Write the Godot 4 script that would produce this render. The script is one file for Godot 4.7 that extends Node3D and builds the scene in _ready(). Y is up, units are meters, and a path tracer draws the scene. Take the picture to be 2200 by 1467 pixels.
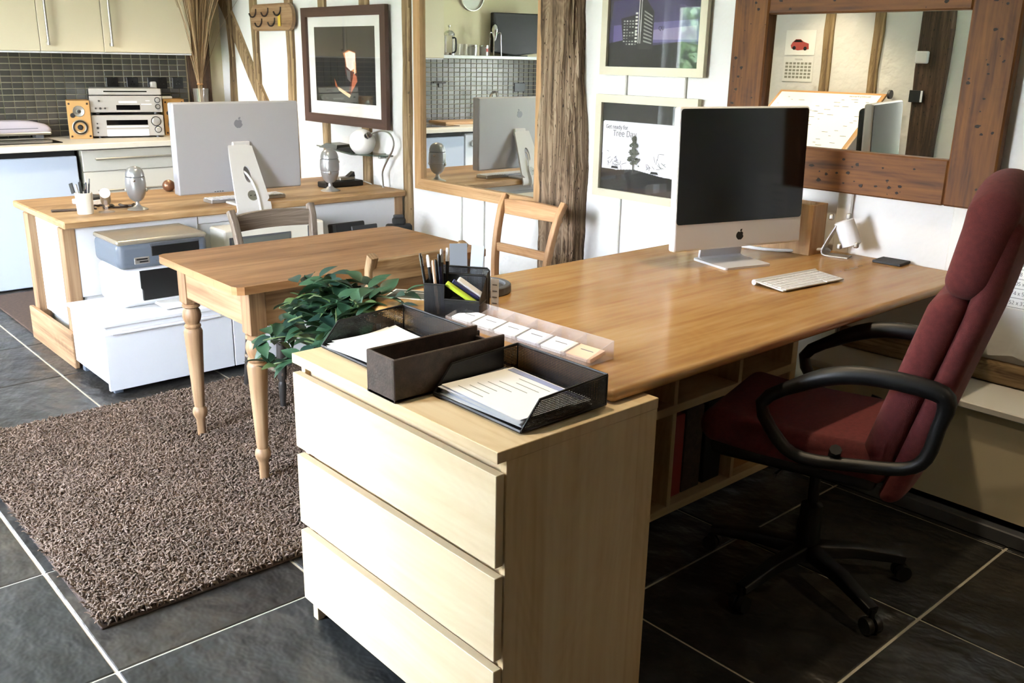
extends Node3D

# The scene is laid out in metres: x runs along the long back wall, z comes out of it, y is up.
const WB := -2.239      # face of the back wall
const WA := -5.1        # face of the kitchen wall
const WF := 1.75        # face of the front (garden) wall
const WR := 3.2         # face of the right wall
const CEIL := 2.36
const DESK_Y := 0.812
const ISL_Y := 0.725

var M := {}
var used := {}
var rng := RandomNumberGenerator.new()


# ------------------------------------------------------------------ mesh builder
class B:
	var v := PackedVector3Array()
	var sm := 0.0           # smoothing angle in degrees, 0 = flat
	var grain := 0          # axis along which texture u runs

	func tri(a, b, c):
		v.append(a); v.append(b); v.append(c)

	func quad(a, b, c, d):
		tri(a, b, c); tri(a, c, d)

	# box with chamfered edges
	func box(c: Vector3, s: Vector3, bev := 0.0, t := Transform3D.IDENTITY):
		var h := s * 0.5
		var bv := minf(bev, minf(h.x, minf(h.y, h.z)) * 0.98)
		var ax := [Vector3.RIGHT, Vector3.UP, Vector3.BACK]
		for i in 3:
			for sg in [1.0, -1.0]:
				var n: Vector3 = ax[i] * sg
				var p: Vector3 = ax[(i + 1) % 3]
				var q: Vector3 = ax[(i + 2) % 3] * sg
				var hn: float = h[i]
				var hp: float = h[(i + 1) % 3] - bv
				var hq: float = h[(i + 2) % 3] - bv
				quad(t * (c + n * hn - p * hp - q * hq), t * (c + n * hn + p * hp - q * hq), t * (c + n * hn + p * hp + q * hq), t * (c + n * hn - p * hp + q * hq))
		if bv <= 0.0:
			return
		for i in 3:
			var a: Vector3 = ax[i]
			var p: Vector3 = ax[(i + 1) % 3]
			var q: Vector3 = ax[(i + 2) % 3]
			var ha: float = h[i] - bv
			for sp in [1.0, -1.0]:
				for sq in [1.0, -1.0]:
					var e0: Vector3 = p * sp * h[(i + 1) % 3] + q * sq * (h[(i + 2) % 3] - bv)
					var e1: Vector3 = p * sp * (h[(i + 1) % 3] - bv) + q * sq * h[(i + 2) % 3]
					var w := [c + e0 - a * ha, c + e0 + a * ha, c + e1 + a * ha, c + e1 - a * ha]
					if sp * sq > 0.0:
						w = [w[0], w[3], w[2], w[1]]
					quad(t * w[0], t * w[1], t * w[2], t * w[3])
		for sx in [1.0, -1.0]:
			for sy in [1.0, -1.0]:
				for sz in [1.0, -1.0]:
					var a := c + Vector3(sx * h.x, sy * (h.y - bv), sz * (h.z - bv))
					var b := c + Vector3(sx * (h.x - bv), sy * h.y, sz * (h.z - bv))
					var d := c + Vector3(sx * (h.x - bv), sy * (h.y - bv), sz * h.z)
					if sx * sy * sz > 0.0:
						tri(t * a, t * b, t * d)
					else:
						tri(t * a, t * d, t * b)

	# box given by two corners
	func span(x0, x1, y0, y1, z0, z1, bev := 0.0):
		box(Vector3((x0 + x1) * 0.5, (y0 + y1) * 0.5, (z0 + z1) * 0.5), Vector3(absf(x1 - x0), absf(y1 - y0), absf(z1 - z0)), bev)

	# smoothly rounded box
	func soft(c: Vector3, s: Vector3, r: float, t := Transform3D.IDENTITY, k := 4, mid := 2):
		var h := s * 0.5
		var ax := [Vector3.RIGHT, Vector3.UP, Vector3.BACK]
		for i in 3:
			for sg in [1.0, -1.0]:
				var pu: Array = _steps(h[(i + 1) % 3], r, k, mid)
				var pv: Array = _steps(h[(i + 2) % 3], r, k, mid)
				var rows := []
				for a in pu:
					var row := []
					for b in pv:
						var p: Vector3 = ax[i] * sg * h[i] + ax[(i + 1) % 3] * a + ax[(i + 2) % 3] * b * sg
						var q := Vector3(clampf(p.x, -(h.x - r), h.x - r), clampf(p.y, -(h.y - r), h.y - r), clampf(p.z, -(h.z - r), h.z - r))
						var o: Vector3 = q + (p - q).normalized() * r + c
						row.append(t * o)
					rows.append(row)
				for a in rows.size() - 1:
					for b in rows[a].size() - 1:
						quad(rows[a][b], rows[a + 1][b], rows[a + 1][b + 1], rows[a][b + 1])

	func _steps(h, r, k, mid):
		var o := []
		for i in k:
			o.append(-h + r * (1.0 - tan(PI / 4 * (1.0 - float(i) / k))))
		for i in mid + 1:
			o.append(lerpf(-h + r, h - r, float(i) / mid))
		for i in range(1, k + 1):
			o.append(h - r + r * tan(PI / 4 * float(i) / k))
		return o

	# tube along points; r is a number or an array
	func tube(pts: Array, r, n := 8, closed := false):
		var m := pts.size()
		var rings := []
		var up := Vector3.UP
		for i in m:
			var d: Vector3
			if closed:
				d = (pts[(i + 1) % m] - pts[(i + m - 1) % m]).normalized()
			else:
				d = (pts[mini(i + 1, m - 1)] - pts[maxi(i - 1, 0)]).normalized()
			if i == 0:
				up = Vector3.UP if absf(d.y) < 0.9 else Vector3.RIGHT
			var x := d.cross(up).normalized()
			var y := x.cross(d).normalized()
			up = y
			var rr: float = r[i] if r is Array else r
			var ring := []
			for k in n:
				var a := TAU * k / n
				ring.append(pts[i] + (x * cos(a) + y * sin(a)) * rr)
			rings.append(ring)
		for i in (m if closed else m - 1):
			for k in n:
				var a: Array = rings[i]
				var b: Array = rings[(i + 1) % m]
				quad(a[k], b[k], b[(k + 1) % n], a[(k + 1) % n])
		if not closed:
			for k in range(1, n - 1):
				tri(rings[0][0], rings[0][k], rings[0][k + 1])
				tri(rings[m - 1][0], rings[m - 1][k + 1], rings[m - 1][k])

	# flat strip swept along points: section w (along side) x h (along up)
	func bar(pts: Array, side: Vector3, w, h):
		var m := pts.size()
		var rings := []
		for i in m:
			var d: Vector3 = (pts[mini(i + 1, m - 1)] - pts[maxi(i - 1, 0)]).normalized()
			var s := (side - d * side.dot(d)).normalized()
			var u := s.cross(d).normalized()
			var ww: float = w[i] if w is Array else w
			var hh: float = h[i] if h is Array else h
			var b := minf(ww, hh) * 0.16
			var ring := []
			for q in [[-0.5, -0.5, 1, 0], [0.5, -0.5, -1, 0], [0.5, -0.5, 0, 1], [0.5, 0.5, 0, -1], [0.5, 0.5, -1, 0], [-0.5, 0.5, 1, 0], [-0.5, 0.5, 0, -1], [-0.5, -0.5, 0, 1]]:
				ring.append(pts[i] + s * (q[0] * ww + q[2] * b) + u * (q[1] * hh + q[3] * b))
			rings.append(ring)
		for i in m - 1:
			for k in 8:
				quad(rings[i][k], rings[i + 1][k], rings[i + 1][(k + 1) % 8], rings[i][(k + 1) % 8])
		for k in range(1, 7):
			tri(rings[0][0], rings[0][k], rings[0][k + 1])
			tri(rings[m - 1][0], rings[m - 1][k + 1], rings[m - 1][k])

	# lathe: profile of (radius, height) from bottom to top
	func lathe(prof: Array, n := 16, t := Transform3D.IDENTITY):
		for i in prof.size() - 1:
			var a: Vector2 = prof[i]
			var b: Vector2 = prof[i + 1]
			for k in n:
				var p := TAU * k / n
				var q := TAU * (k + 1) / n
				var a0 := t * Vector3(a.x * cos(p), a.y, a.x * sin(p))
				var a1 := t * Vector3(a.x * cos(q), a.y, a.x * sin(q))
				var b0 := t * Vector3(b.x * cos(p), b.y, b.x * sin(p))
				var b1 := t * Vector3(b.x * cos(q), b.y, b.x * sin(q))
				if a.x < 1e-5:
					tri(a0, b0, b1)
				elif b.x < 1e-5:
					tri(a0, b0, a1)
				else:
					quad(a0, b0, b1, a1)

	# polygon (x, y) pushed along z from z0 to z1
	func prism(poly, z0: float, z1: float, t := Transform3D.IDENTITY):
		var pl := PackedVector2Array(poly)
		if Geometry2D.is_polygon_clockwise(pl):
			pl.reverse()
		var area := 0.0
		for i in pl.size():
			area += pl[i].cross(pl[(i + 1) % pl.size()])
		if area < 0.0:
			pl.reverse()
		var ix := Geometry2D.triangulate_polygon(pl)
		for k in range(0, ix.size(), 3):
			var a := pl[ix[k]]
			var b := pl[ix[k + 1]]
			var c := pl[ix[k + 2]]
			if (b - a).cross(c - a) < 0.0:
				var w := b
				b = c
				c = w
			tri(t * Vector3(a.x, a.y, z1), t * Vector3(b.x, b.y, z1), t * Vector3(c.x, c.y, z1))
			tri(t * Vector3(a.x, a.y, z0), t * Vector3(c.x, c.y, z0), t * Vector3(b.x, b.y, z0))
		for i in pl.size():
			var a := pl[i]
			var b := pl[(i + 1) % pl.size()]
			quad(t * Vector3(a.x, a.y, z0), t * Vector3(b.x, b.y, z0), t * Vector3(b.x, b.y, z1), t * Vector3(a.x, a.y, z1))

	# closed outline with a hole of the same point count, pushed along z
	func frame(outer: Array, inner: Array, z0: float, z1: float, t := Transform3D.IDENTITY):
		var n := outer.size()
		for i in n:
			var j := (i + 1) % n
			var a := Vector3(outer[i].x, outer[i].y, 0)
			var b := Vector3(outer[j].x, outer[j].y, 0)
			var c := Vector3(inner[j].x, inner[j].y, 0)
			var d := Vector3(inner[i].x, inner[i].y, 0)
			var lo := Vector3(0, 0, z0)
			var hi := Vector3(0, 0, z1)
			quad(t * (a + hi), t * (b + hi), t * (c + hi), t * (d + hi))
			quad(t * (b + lo), t * (a + lo), t * (d + lo), t * (c + lo))
			quad(t * (a + lo), t * (b + lo), t * (b + hi), t * (a + hi))
			quad(t * (c + lo), t * (d + lo), t * (d + hi), t * (c + hi))

	func ball(c: Vector3, r: Vector3, n := 16, m := 10, t := Transform3D.IDENTITY):
		var prof := []
		for i in m + 1:
			var a := PI * i / m - PI / 2
			prof.append(Vector2(cos(a) if i > 0 and i < m else 0.0, sin(a)))
		lathe(prof, n, t * Transform3D(Basis.from_scale(r), c))

	func mesh() -> ArrayMesh:
		var cnt := v.size()
		var nr := PackedVector3Array()
		nr.resize(cnt)
		var uv := PackedVector2Array()
		uv.resize(cnt)
		var pos := PackedVector3Array()
		pos.resize(cnt)
		var fn := PackedVector3Array()
		fn.resize(cnt / 3)
		for i in cnt / 3:
			fn[i] = (v[i * 3 + 1] - v[i * 3]).cross(v[i * 3 + 2] - v[i * 3])
		var at := {}
		if sm > 0.0:
			for i in cnt:
				var key := Vector3i((v[i] * 20000.0).round())
				if not at.has(key):
					at[key] = PackedInt32Array()
				at[key].append(i / 3)
		var cs := cos(deg_to_rad(sm))
		var un := PackedVector3Array()
		un.resize(cnt / 3)
		for i in cnt / 3:
			un[i] = fn[i].normalized()
		for i in cnt / 3:
			var f := un[i]
			for k in 3:
				var p := v[i * 3 + k]
				var n := f
				if sm > 0.0:
					n = Vector3.ZERO
					for j in at[Vector3i((p * 20000.0).round())]:
						if un[j].dot(f) >= cs:
							n += fn[j]
					n = n.normalized() if n.length() > 1e-12 else f
				var o: int = i * 3 + [0, 2, 1][k]
				pos[o] = p
				nr[o] = n
				var a := f.abs()
				var d := 0 if a.x >= a.y and a.x >= a.z else (1 if a.y >= a.z else 2)
				var e := (d + 1) % 3
				var g := (d + 2) % 3
				if g == grain:
					var w := e
					e = g
					g = w
				uv[o] = Vector2(p[e], p[g])
		var arr := []
		arr.resize(Mesh.ARRAY_MAX)
		arr[Mesh.ARRAY_VERTEX] = pos
		arr[Mesh.ARRAY_NORMAL] = nr
		arr[Mesh.ARRAY_TEX_UV] = uv
		var m := ArrayMesh.new()
		m.add_surface_from_arrays(Mesh.PRIMITIVE_TRIANGLES, arr)
		return m


func nb(sm := 0.0, grain := 0) -> B:
	var b := B.new()
	b.sm = sm
	b.grain = grain
	return b


# a sheet with its picture: facing +z, u to the right, v down, thickness t behind
func sheet(w: float, h: float, t := 0.001) -> ArrayMesh:
	var st := SurfaceTool.new()
	st.begin(Mesh.PRIMITIVE_TRIANGLES)
	var p := [Vector3(-w / 2, -h / 2, 0), Vector3(w / 2, -h / 2, 0), Vector3(w / 2, h / 2, 0), Vector3(-w / 2, h / 2, 0)]
	var uv := [Vector2(0, 1), Vector2(1, 1), Vector2(1, 0), Vector2(0, 0)]
	for k in [0, 2, 1, 0, 3, 2]:
		st.set_normal(Vector3.BACK)
		st.set_uv(uv[k])
		st.add_vertex(p[k])
	var bk := Vector3(0, 0, -t)
	for k in [0, 1, 2, 0, 2, 3]:
		st.set_normal(Vector3.FORWARD)
		st.set_uv(Vector2(0.5, 0.002))
		st.add_vertex(p[k] + bk)
	for i in 4:
		var j := (i + 1) % 4
		var n: Vector3 = (p[j] - p[i]).cross(Vector3.BACK).normalized()
		for q in [p[i], p[j] + bk, p[j], p[i], p[i] + bk, p[j] + bk]:
			st.set_normal(n)
			st.set_uv(Vector2(0.5, 0.002))
			st.add_vertex(q)
	return st.commit()


# ------------------------------------------------------------------ naming
func numbered(n: String) -> String:
	if not used.has(n):
		used[n] = 0
		return n
	used[n] += 1
	return "%s_%03d" % [n, used[n]]


func tag(o, label, category, group := ""):
	o.set_meta("label", label)
	o.set_meta("category", category)
	if group:
		o.set_meta("group", group)
	return o


func thing(called, label, category, at := Vector3.ZERO, turn := 0.0, group := "") -> Node3D:
	var o := Node3D.new()
	o.name = numbered(called)
	add_child(o)
	o.position = at
	o.rotation.y = turn
	tag(o, label, category, group)
	return o


func one(called, label, category, b, m, at := Vector3.ZERO, turn := 0.0, group := "") -> MeshInstance3D:
	var o := MeshInstance3D.new()
	o.name = numbered(called)
	o.mesh = b.mesh() if b is B else b
	o.material_override = null
	o.set_surface_override_material(0, M[m] if m is String else m)
	add_child(o)
	o.position = at
	o.rotation.y = turn
	tag(o, label, category, group)
	return o


func part(parent, called, b, m, at := Vector3.ZERO, rot := Vector3.ZERO) -> MeshInstance3D:
	var o := MeshInstance3D.new()
	o.name = called
	o.mesh = b.mesh() if b is B else b
	o.set_surface_override_material(0, M[m] if m is String else m)
	o.position = at
	o.rotation = rot
	parent.add_child(o, true)
	return o


func struct(called, b = null, m = "", label := ""):
	var o
	if b == null:
		o = Node3D.new()
	else:
		o = MeshInstance3D.new()
		o.mesh = b.mesh() if b is B else b
		o.set_surface_override_material(0, M[m])
	o.name = called
	o.set_meta("kind", "structure")
	if label:
		o.set_meta("label", label)
	add_child(o)
	return o


func text(parent, called, s: String, height: float, m, at: Vector3, rot := Vector3.ZERO, serif := false, align := HORIZONTAL_ALIGNMENT_CENTER):
	var t := TextMesh.new()
	var f := SystemFont.new()
	f.font_names = PackedStringArray(["Droid Serif" if serif else "Droid Sans"])
	t.font = f
	t.text = s
	t.font_size = 32
	t.pixel_size = height / 23.0
	t.depth = 0.0006
	t.curve_step = 2.0
	t.horizontal_alignment = align
	return part(parent, called, t, m, at, rot)


func V(x, y, z) -> Vector3:
	return Vector3(x, y, z)


func X(p := Vector3.ZERO, rot := Vector3.ZERO, sc := Vector3.ONE) -> Transform3D:
	return Transform3D(Basis.from_euler(rot).scaled_local(sc), p)


# rounded rectangle outline
func rrect(w, h, r, k := 4, cx := 0.0, cy := 0.0) -> Array:
	var o := []
	for c in [[1, 1, 0], [-1, 1, 1], [-1, -1, 2], [1, -1, 3]]:
		for i in k + 1:
			var a: float = (c[2] + float(i) / k) * PI / 2
			o.append(Vector2(cx + c[0] * (w / 2 - r) + cos(a) * r, cy + c[1] * (h / 2 - r) + sin(a) * r))
	return o


func circle(r, n := 24, cx := 0.0, cy := 0.0) -> Array:
	var o := []
	for i in n:
		o.append(Vector2(cx + cos(TAU * i / n) * r, cy + sin(TAU * i / n) * r))
	return o


func curve(pts: Array, n := 24) -> Array:
	var c := Curve3D.new()
	for i in pts.size():
		var a: Vector3 = pts[maxi(i - 1, 0)]
		var b: Vector3 = pts[mini(i + 1, pts.size() - 1)]
		var d := (b - a) / 6.0
		c.add_point(pts[i], -d, d)
	var o := []
	for i in n + 1:
		o.append(c.sample_baked(c.get_baked_length() * i / n, true))
	return o


# ------------------------------------------------------------------ textures
func noise_bytes(sd: int, freq: float, sw: int, sh: int, w: int, h: int, oct := 3, kind := FastNoiseLite.TYPE_SIMPLEX_SMOOTH) -> PackedByteArray:
	var n := FastNoiseLite.new()
	n.seed = sd
	n.frequency = freq
	n.noise_type = kind
	n.fractal_octaves = oct
	var im := n.get_seamless_image(sw, sh, false, false, 0.2)
	im.convert(Image.FORMAT_L8)
	im.resize(w, h, Image.INTERPOLATE_CUBIC)
	return im.get_data()


func tex_of(w: int, h: int, data: PackedByteArray, fmt := Image.FORMAT_RGB8) -> ImageTexture:
	return ImageTexture.create_from_image(Image.create_from_data(w, h, false, fmt, data))


# wood: u along the grain. cols = [dark, middle, light]; strips > 0 lays boards of differing tone across v
func wood_tex(sd: int, cols: Array, contrast := 1.0, strips := 0, specks := 0.0, w := 512, h := 512, ringy := 0.5) -> ImageTexture:
	var a := noise_bytes(sd, 0.02, w / 8, h, w, h, 3)
	var f := noise_bytes(sd + 7, 0.09, w / 16, h, w, h, 2)
	var g := noise_bytes(sd + 13, 0.012, w / 4, h / 2, w, h, 2)
	var s := noise_bytes(sd + 29, 0.06, w, h, w, h, 2)
	var r := RandomNumberGenerator.new()
	r.seed = sd
	var edges := []
	var tones := []
	if strips > 0:
		var y := 0.0
		while y < h:
			edges.append(y)
			tones.append(r.randf_range(-0.22, 0.22))
			y += h / float(strips) * r.randf_range(0.6, 1.5)
		edges.append(h + 1.0)
	var out := PackedByteArray()
	out.resize(w * h * 3)
	var c0: Color = cols[0]
	var c1: Color = cols[1]
	var c2: Color = cols[2]
	var si := 0
	for y in h:
		var tone := 0.0
		if strips > 0:
			while si < edges.size() - 2 and y >= edges[si + 1]:
				si += 1
			tone = tones[si]
		for x in w:
			var i := y * w + x
			var base := (a[i] - 128) / 255.0
			var ring := sin((g[i] / 255.0 * 9.0 + y * 0.004) * TAU) * ringy
			var t := 0.5 + tone + contrast * (base * 0.9 + (f[i] - 128) / 255.0 * 0.55 + ring * 0.16)
			var c := c0.lerp(c1, clampf(t * 2.0, 0, 1)) if t < 0.5 else c1.lerp(c2, clampf(t * 2.0 - 1.0, 0, 1))
			if specks > 0.0 and s[i] > 255 - specks * 255:
				c = c.darkened(0.75)
			out[i * 3] = int(c.r * 255)
			out[i * 3 + 1] = int(c.g * 255)
			out[i * 3 + 2] = int(c.b * 255)
	return tex_of(w, h, out)


# blotchy stone or cloth: two noises between three colours
func blotch_tex(sd: int, cols: Array, f1 := 0.01, f2 := 0.08, mixf := 0.5, w := 512, h := 512) -> ImageTexture:
	var a := noise_bytes(sd, f1, w, h, w, h, 4)
	var b := noise_bytes(sd + 3, f2, w, h, w, h, 3)
	var out := PackedByteArray()
	out.resize(w * h * 3)
	var c0: Color = cols[0]
	var c1: Color = cols[1]
	var c2: Color = cols[2]
	for i in w * h:
		var t := a[i] / 255.0 * (1.0 - mixf) + b[i] / 255.0 * mixf
		t = clampf((t - 0.5) * 1.7 + 0.5, 0, 1)
		var c := c0.lerp(c1, t * 2.0) if t < 0.5 else c1.lerp(c2, t * 2.0 - 1.0)
		out[i * 3] = int(c.r * 255)
		out[i * 3 + 1] = int(c.g * 255)
		out[i * 3 + 2] = int(c.b * 255)
	return tex_of(w, h, out)


func grey_tex(sd: int, f: float, sw: int, sh: int, w := 512, h := 512, oct := 4, kind := FastNoiseLite.TYPE_SIMPLEX_SMOOTH) -> ImageTexture:
	return tex_of(w, h, noise_bytes(sd, f, sw, sh, w, h, oct, kind), Image.FORMAT_L8)


func mat(key: String, col: Color, rough := 0.6, metal := 0.0) -> StandardMaterial3D:
	var m := StandardMaterial3D.new()
	m.albedo_color = col
	m.roughness = rough
	m.metallic = metal
	M[key] = m
	return m


func tmat(key: String, tx, scale: Vector3, rough := 0.6, tint := Color.WHITE) -> StandardMaterial3D:
	var m := mat(key, tint, rough)
	m.albedo_texture = tx
	m.uv1_scale = scale
	return m


func bump(key: String, tx, cm: float):
	M[key].heightmap_enabled = true
	M[key].heightmap_texture = tx
	M[key].heightmap_scale = cm


func _ready():
	rng.seed = 7
	# ---- camera
	var cam := Camera3D.new()
	cam.name = "camera"
	cam.position = V(2.0296, 1.5054, 1.0740)
	cam.rotation = Vector3(deg_to_rad(-17.0616), deg_to_rad(48.0384), deg_to_rad(1.0923))
	cam.fov = rad_to_deg(2.0 * atan(733.5 / 1984.2))
	cam.near = 0.05
	cam.far = 200.0
	cam.current = true
	add_child(cam)
	# ---- sky and exposure
	var sky_m := ProceduralSkyMaterial.new()
	sky_m.sky_top_color = Color(0.82, 0.87, 0.95)
	sky_m.sky_horizon_color = Color(0.97, 0.97, 0.97)
	sky_m.ground_bottom_color = Color(0.45, 0.45, 0.40)
	sky_m.ground_horizon_color = Color(0.8, 0.8, 0.78)
	sky_m.sky_energy_multiplier = 1.0
	var sky := Sky.new()
	sky.sky_material = sky_m
	var env := Environment.new()
	env.background_mode = Environment.BG_SKY
	env.sky = sky
	env.background_energy_multiplier = 88.0
	env.ambient_light_source = Environment.AMBIENT_SOURCE_DISABLED
	env.tonemap_mode = Environment.TONE_MAPPER_LINEAR
	env.tonemap_exposure = 1.34
	env.sdfgi_enabled = true
	env.ssao_enabled = true
	env.ssil_enabled = true
	var we := WorldEnvironment.new()
	we.name = "environment"
	we.environment = env
	add_child(we)
	materials()
	room()
	garden()
	kitchen()
	island()
	dining()
	main_desk()
	dresser()
	red_chair()
	wall_things()
	reflected_things()
	rug()


func timber(parent, called, x, y0, y1, w, d, m, sd, face := "z", at := 0.0):
	# an upright old stud, slightly crooked and uneven in width
	var r := RandomNumberGenerator.new()
	r.seed = sd
	var b := nb(50.0, 1)
	var pts := []
	var ws := []
	var hs := []
	var n := 9
	for i in n:
		pts.append(V(r.randf_range(-0.006, 0.006), lerpf(y0, y1, float(i) / (n - 1)), 0))
		ws.append(w * r.randf_range(0.88, 1.1))
		hs.append(d * r.randf_range(0.8, 1.1))
	b.bar(pts, Vector3.RIGHT, ws, hs)
	if face == "z":
		return part(parent, called, b, m, V(x, 0, at))
	return part(parent, called, b, m, V(at, 0, x), V(0, PI / 2, 0))


func downlight(x, z, energy, label):
	var t := thing("ceiling_downlight", label, "light", V(x, CEIL, z), 0, "ceiling downlights")
	var b := nb(40.0)
	b.lathe([Vector2(0.034, 0.0), Vector2(0.034, -0.006), Vector2(0.048, -0.006), Vector2(0.05, -0.001), Vector2(0.05, 0.0)], 20)
	part(t, "ring", b, "steel")
	b = nb()
	b.lathe([Vector2(0.0, -0.002), Vector2(0.033, -0.002), Vector2(0.033, 0.0), Vector2(0.0, 0.0)], 20)
	var gm := mat("lamp_glow", Color(1, 0.9, 0.75), 0.5)
	gm.emission_enabled = true
	gm.emission = Color(1.0, 0.88, 0.70)
	gm.emission_energy_multiplier = 12.0
	part(t, "lamp_face", b, "lamp_glow")
	var l := SpotLight3D.new()
	l.name = "lamp_light"
	l.light_color = Color(1.0, 0.90, 0.75)
	l.light_energy = energy
	l.light_size = 0.03
	l.spot_angle = 52.0
	l.spot_angle_attenuation = 0.8
	l.spot_range = 8.0
	l.spot_attenuation = 2.0
	l.shadow_enabled = true
	l.position = V(0, -0.02, 0)
	l.rotation.x = -PI / 2
	t.add_child(l)


func room():
	# ---- floor: slate tiles in a bed of grout
	var fl = struct("floor", null, "", "dark grey slate tile floor with pale grout joints")
	var b := nb()
	b.span(WA - 0.2, WR + 0.2, -0.12, -0.005, WB - 0.2, WF + 0.2)
	part(fl, "grout_bed", b, "grout")
	var px := 0.609
	var pz := 0.603
	var tiles := {}
	for i in range(-4, 11):
		for k in range(-3, 6):
			var x1 := 1.110 - px * i
			var x0 := x1 - px
			var z1 := 0.478 - pz * k
			var z0 := z1 - pz
			x0 = maxf(x0 + 0.005, WA); x1 = minf(x1 - 0.005, WR)
			z0 = maxf(z0 + 0.005, WB); z1 = minf(z1 - 0.005, WF)
			if x1 - x0 < 0.03 or z1 - z0 < 0.03:
				continue
			var key := "%.3f_%.3f" % [x1 - x0, z1 - z0]
			if not tiles.has(key):
				b = nb()
				b.box(V(0, -0.006, 0), V(x1 - x0, 0.012, z1 - z0), 0.0018)
				tiles[key] = b.mesh()
			var o := part(fl, "tile", tiles[key], "slate%d" % [(i * 7 + k * 3 + 40) % 4], V((x0 + x1) / 2, rng.randf_range(-0.0006, 0.0), (z0 + z1) / 2))
			if absf((x1 - x0) - (z1 - z0)) < 0.02 and rng.randf() < 0.5:
				o.rotation.y = PI
	# ---- shell
	b = nb()
	b.span(WA - 0.2, WR + 0.2, -0.1, CEIL + 0.2, WB - 0.2, WB)
	var wb = struct("wall_back", b, "plaster", "white plastered wall with exposed timber studs")
	b = nb()
	b.span(WA - 0.2, WA, -0.1, CEIL + 0.2, WB, WF)
	var wl = struct("wall_left", b, "cream_paint", "cream kitchen wall with dark mosaic tiles")
	b = nb()
	b.span(WR, WR + 0.2, -0.1, CEIL + 0.2, WB, WF)
	struct("wall_right", b, "tan_paint", "plain tan painted wall")
	b = nb()
	b.span(WA - 0.2, WR + 0.2, CEIL, CEIL + 0.2, WB - 0.2, WF + 0.2)
	struct("ceiling", b, "ceiling_white", "white ceiling")
	b = nb()
	var dx0 := -3.95
	var dx1 := -2.78
	b.span(WA - 0.2, dx0, -0.1, CEIL + 0.2, WF, WF + 0.22)
	var wx0 := -1.08
	var wx1 := -0.24
	var wy0 := 0.45
	var wy1 := 2.20
	b.span(dx1, wx0, -0.1, CEIL + 0.2, WF, WF + 0.22)
	b.span(wx1, WR + 0.2, -0.1, CEIL + 0.2, WF, WF + 0.22)
	b.span(wx0, wx1, -0.1, wy0, WF, WF + 0.22)
	b.span(wx0, wx1, wy1, CEIL + 0.2, WF, WF + 0.22)
	b.span(dx0, dx1, 2.12, CEIL + 0.2, WF, WF + 0.22)
	b.span(dx0, dx1, -0.1, 0.0, WF, WF + 0.22)
	var wf = struct("wall_front", b, "plaster", "cream wall with exposed timber studs and glazed garden door")
	# ---- glazed garden door in the front wall
	var dr = struct("door_1", null, "", "wide white framed glazed garden door")
	b = nb()
	for q in [[dx0, dx0 + 0.05, 0.0, 2.12], [dx1 - 0.05, dx1, 0.0, 2.12], [dx0 + 0.05, dx1 - 0.05, 2.07, 2.12], [dx0 + 0.05, dx1 - 0.05, 0.0, 0.03]]:
		b.span(q[0], q[1], q[2], q[3], WF + 0.09, WF + 0.16, 0.003)
	part(dr, "door_frame", b, "white_timber")
	var mid := (dx0 + dx1) / 2
	for k in 2:
		var a0: float = [dx0 + 0.05, mid][k]
		var a1: float = [mid, dx1 - 0.05][k]
		b = nb()
		var st := 0.055
		b.span(a0, a0 + st, 0.03, 2.07, WF + 0.1, WF + 0.145, 0.004)
		b.span(a1 - st, a1, 0.03, 2.07, WF + 0.1, WF + 0.145, 0.004)
		b.span(a0 + st, a1 - st, 0.03, 0.16, WF + 0.1, WF + 0.145, 0.004)
		b.span(a0 + st, a1 - st, 1.99, 2.07, WF + 0.1, WF + 0.145, 0.004)
		var leaf := part(dr, "door_leaf", b, "white_timber")
		b = nb()
		b.span(a0 + st, a1 - st, 0.16, 1.99, WF + 0.12, WF + 0.126)
		part(leaf, "pane", b, "glass")
	# ---- casement window further along the front wall
	var wn = struct("window_1", null, "", "white casement window in the front wall")
	b = nb()
	for q in [[wx0, wx0 + 0.05, wy0, wy1], [wx1 - 0.05, wx1, wy0, wy1], [wx0 + 0.05, wx1 - 0.05, wy1 - 0.05, wy1], [wx0 + 0.05, wx1 - 0.05, wy0, wy0 + 0.05], [(wx0 + wx1) / 2 - 0.03, (wx0 + wx1) / 2 + 0.03, wy0 + 0.05, wy1 - 0.05]]:
		b.span(q[0], q[1], q[2], q[3], WF + 0.09, WF + 0.16, 0.003)
	part(wn, "window_frame", b, "white_timber")
	for k in 2:
		var a0: float = [wx0 + 0.05, (wx0 + wx1) / 2 + 0.03][k]
		var a1: float = [(wx0 + wx1) / 2 - 0.03, wx1 - 0.05][k]
		b = nb()
		b.span(a0, a1, wy0 + 0.05, wy1 - 0.05, WF + 0.12, WF + 0.126)
		part(wn, "pane", b, "glass")
	b = nb()
	b.span(wx0 - 0.03, wx1 + 0.03, wy0 - 0.03, wy0, WF - 0.04, WF + 0.09, 0.004)
	part(wn, "window_sill", b, "white_timber")
	# ---- old studs of the back wall
	for q in [[-4.90, 0.0, 2.36, 0.075, 4], [-4.50, 1.22, 2.36, 0.08, 5], [-3.99, 0.0, 2.36, 0.085, 6], [-3.55, 0.0, 2.36, 0.08, 7], [-3.06, 0.0, 2.36, 0.09, 8], [-2.615, 0.0, 2.36, 0.075, 9]]:
		timber(wb, "stud", q[0], q[1], q[2], q[3], 0.05, "old_timber", q[4], "z", WB)
	b = nb(50.0, 1)
	var br := []
	for i in 8:
		var u := i / 7.0
		br.append(V(lerpf(-5.09, -4.19, u) + 0.012 * sin(u * 7.0), lerpf(1.99, 0.90, u), WB + 0.004))
	b.bar(br, V(0.8, 0.6, 0), 0.105, 0.05)
	part(wb, "brace", b, "old_timber")
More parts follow.
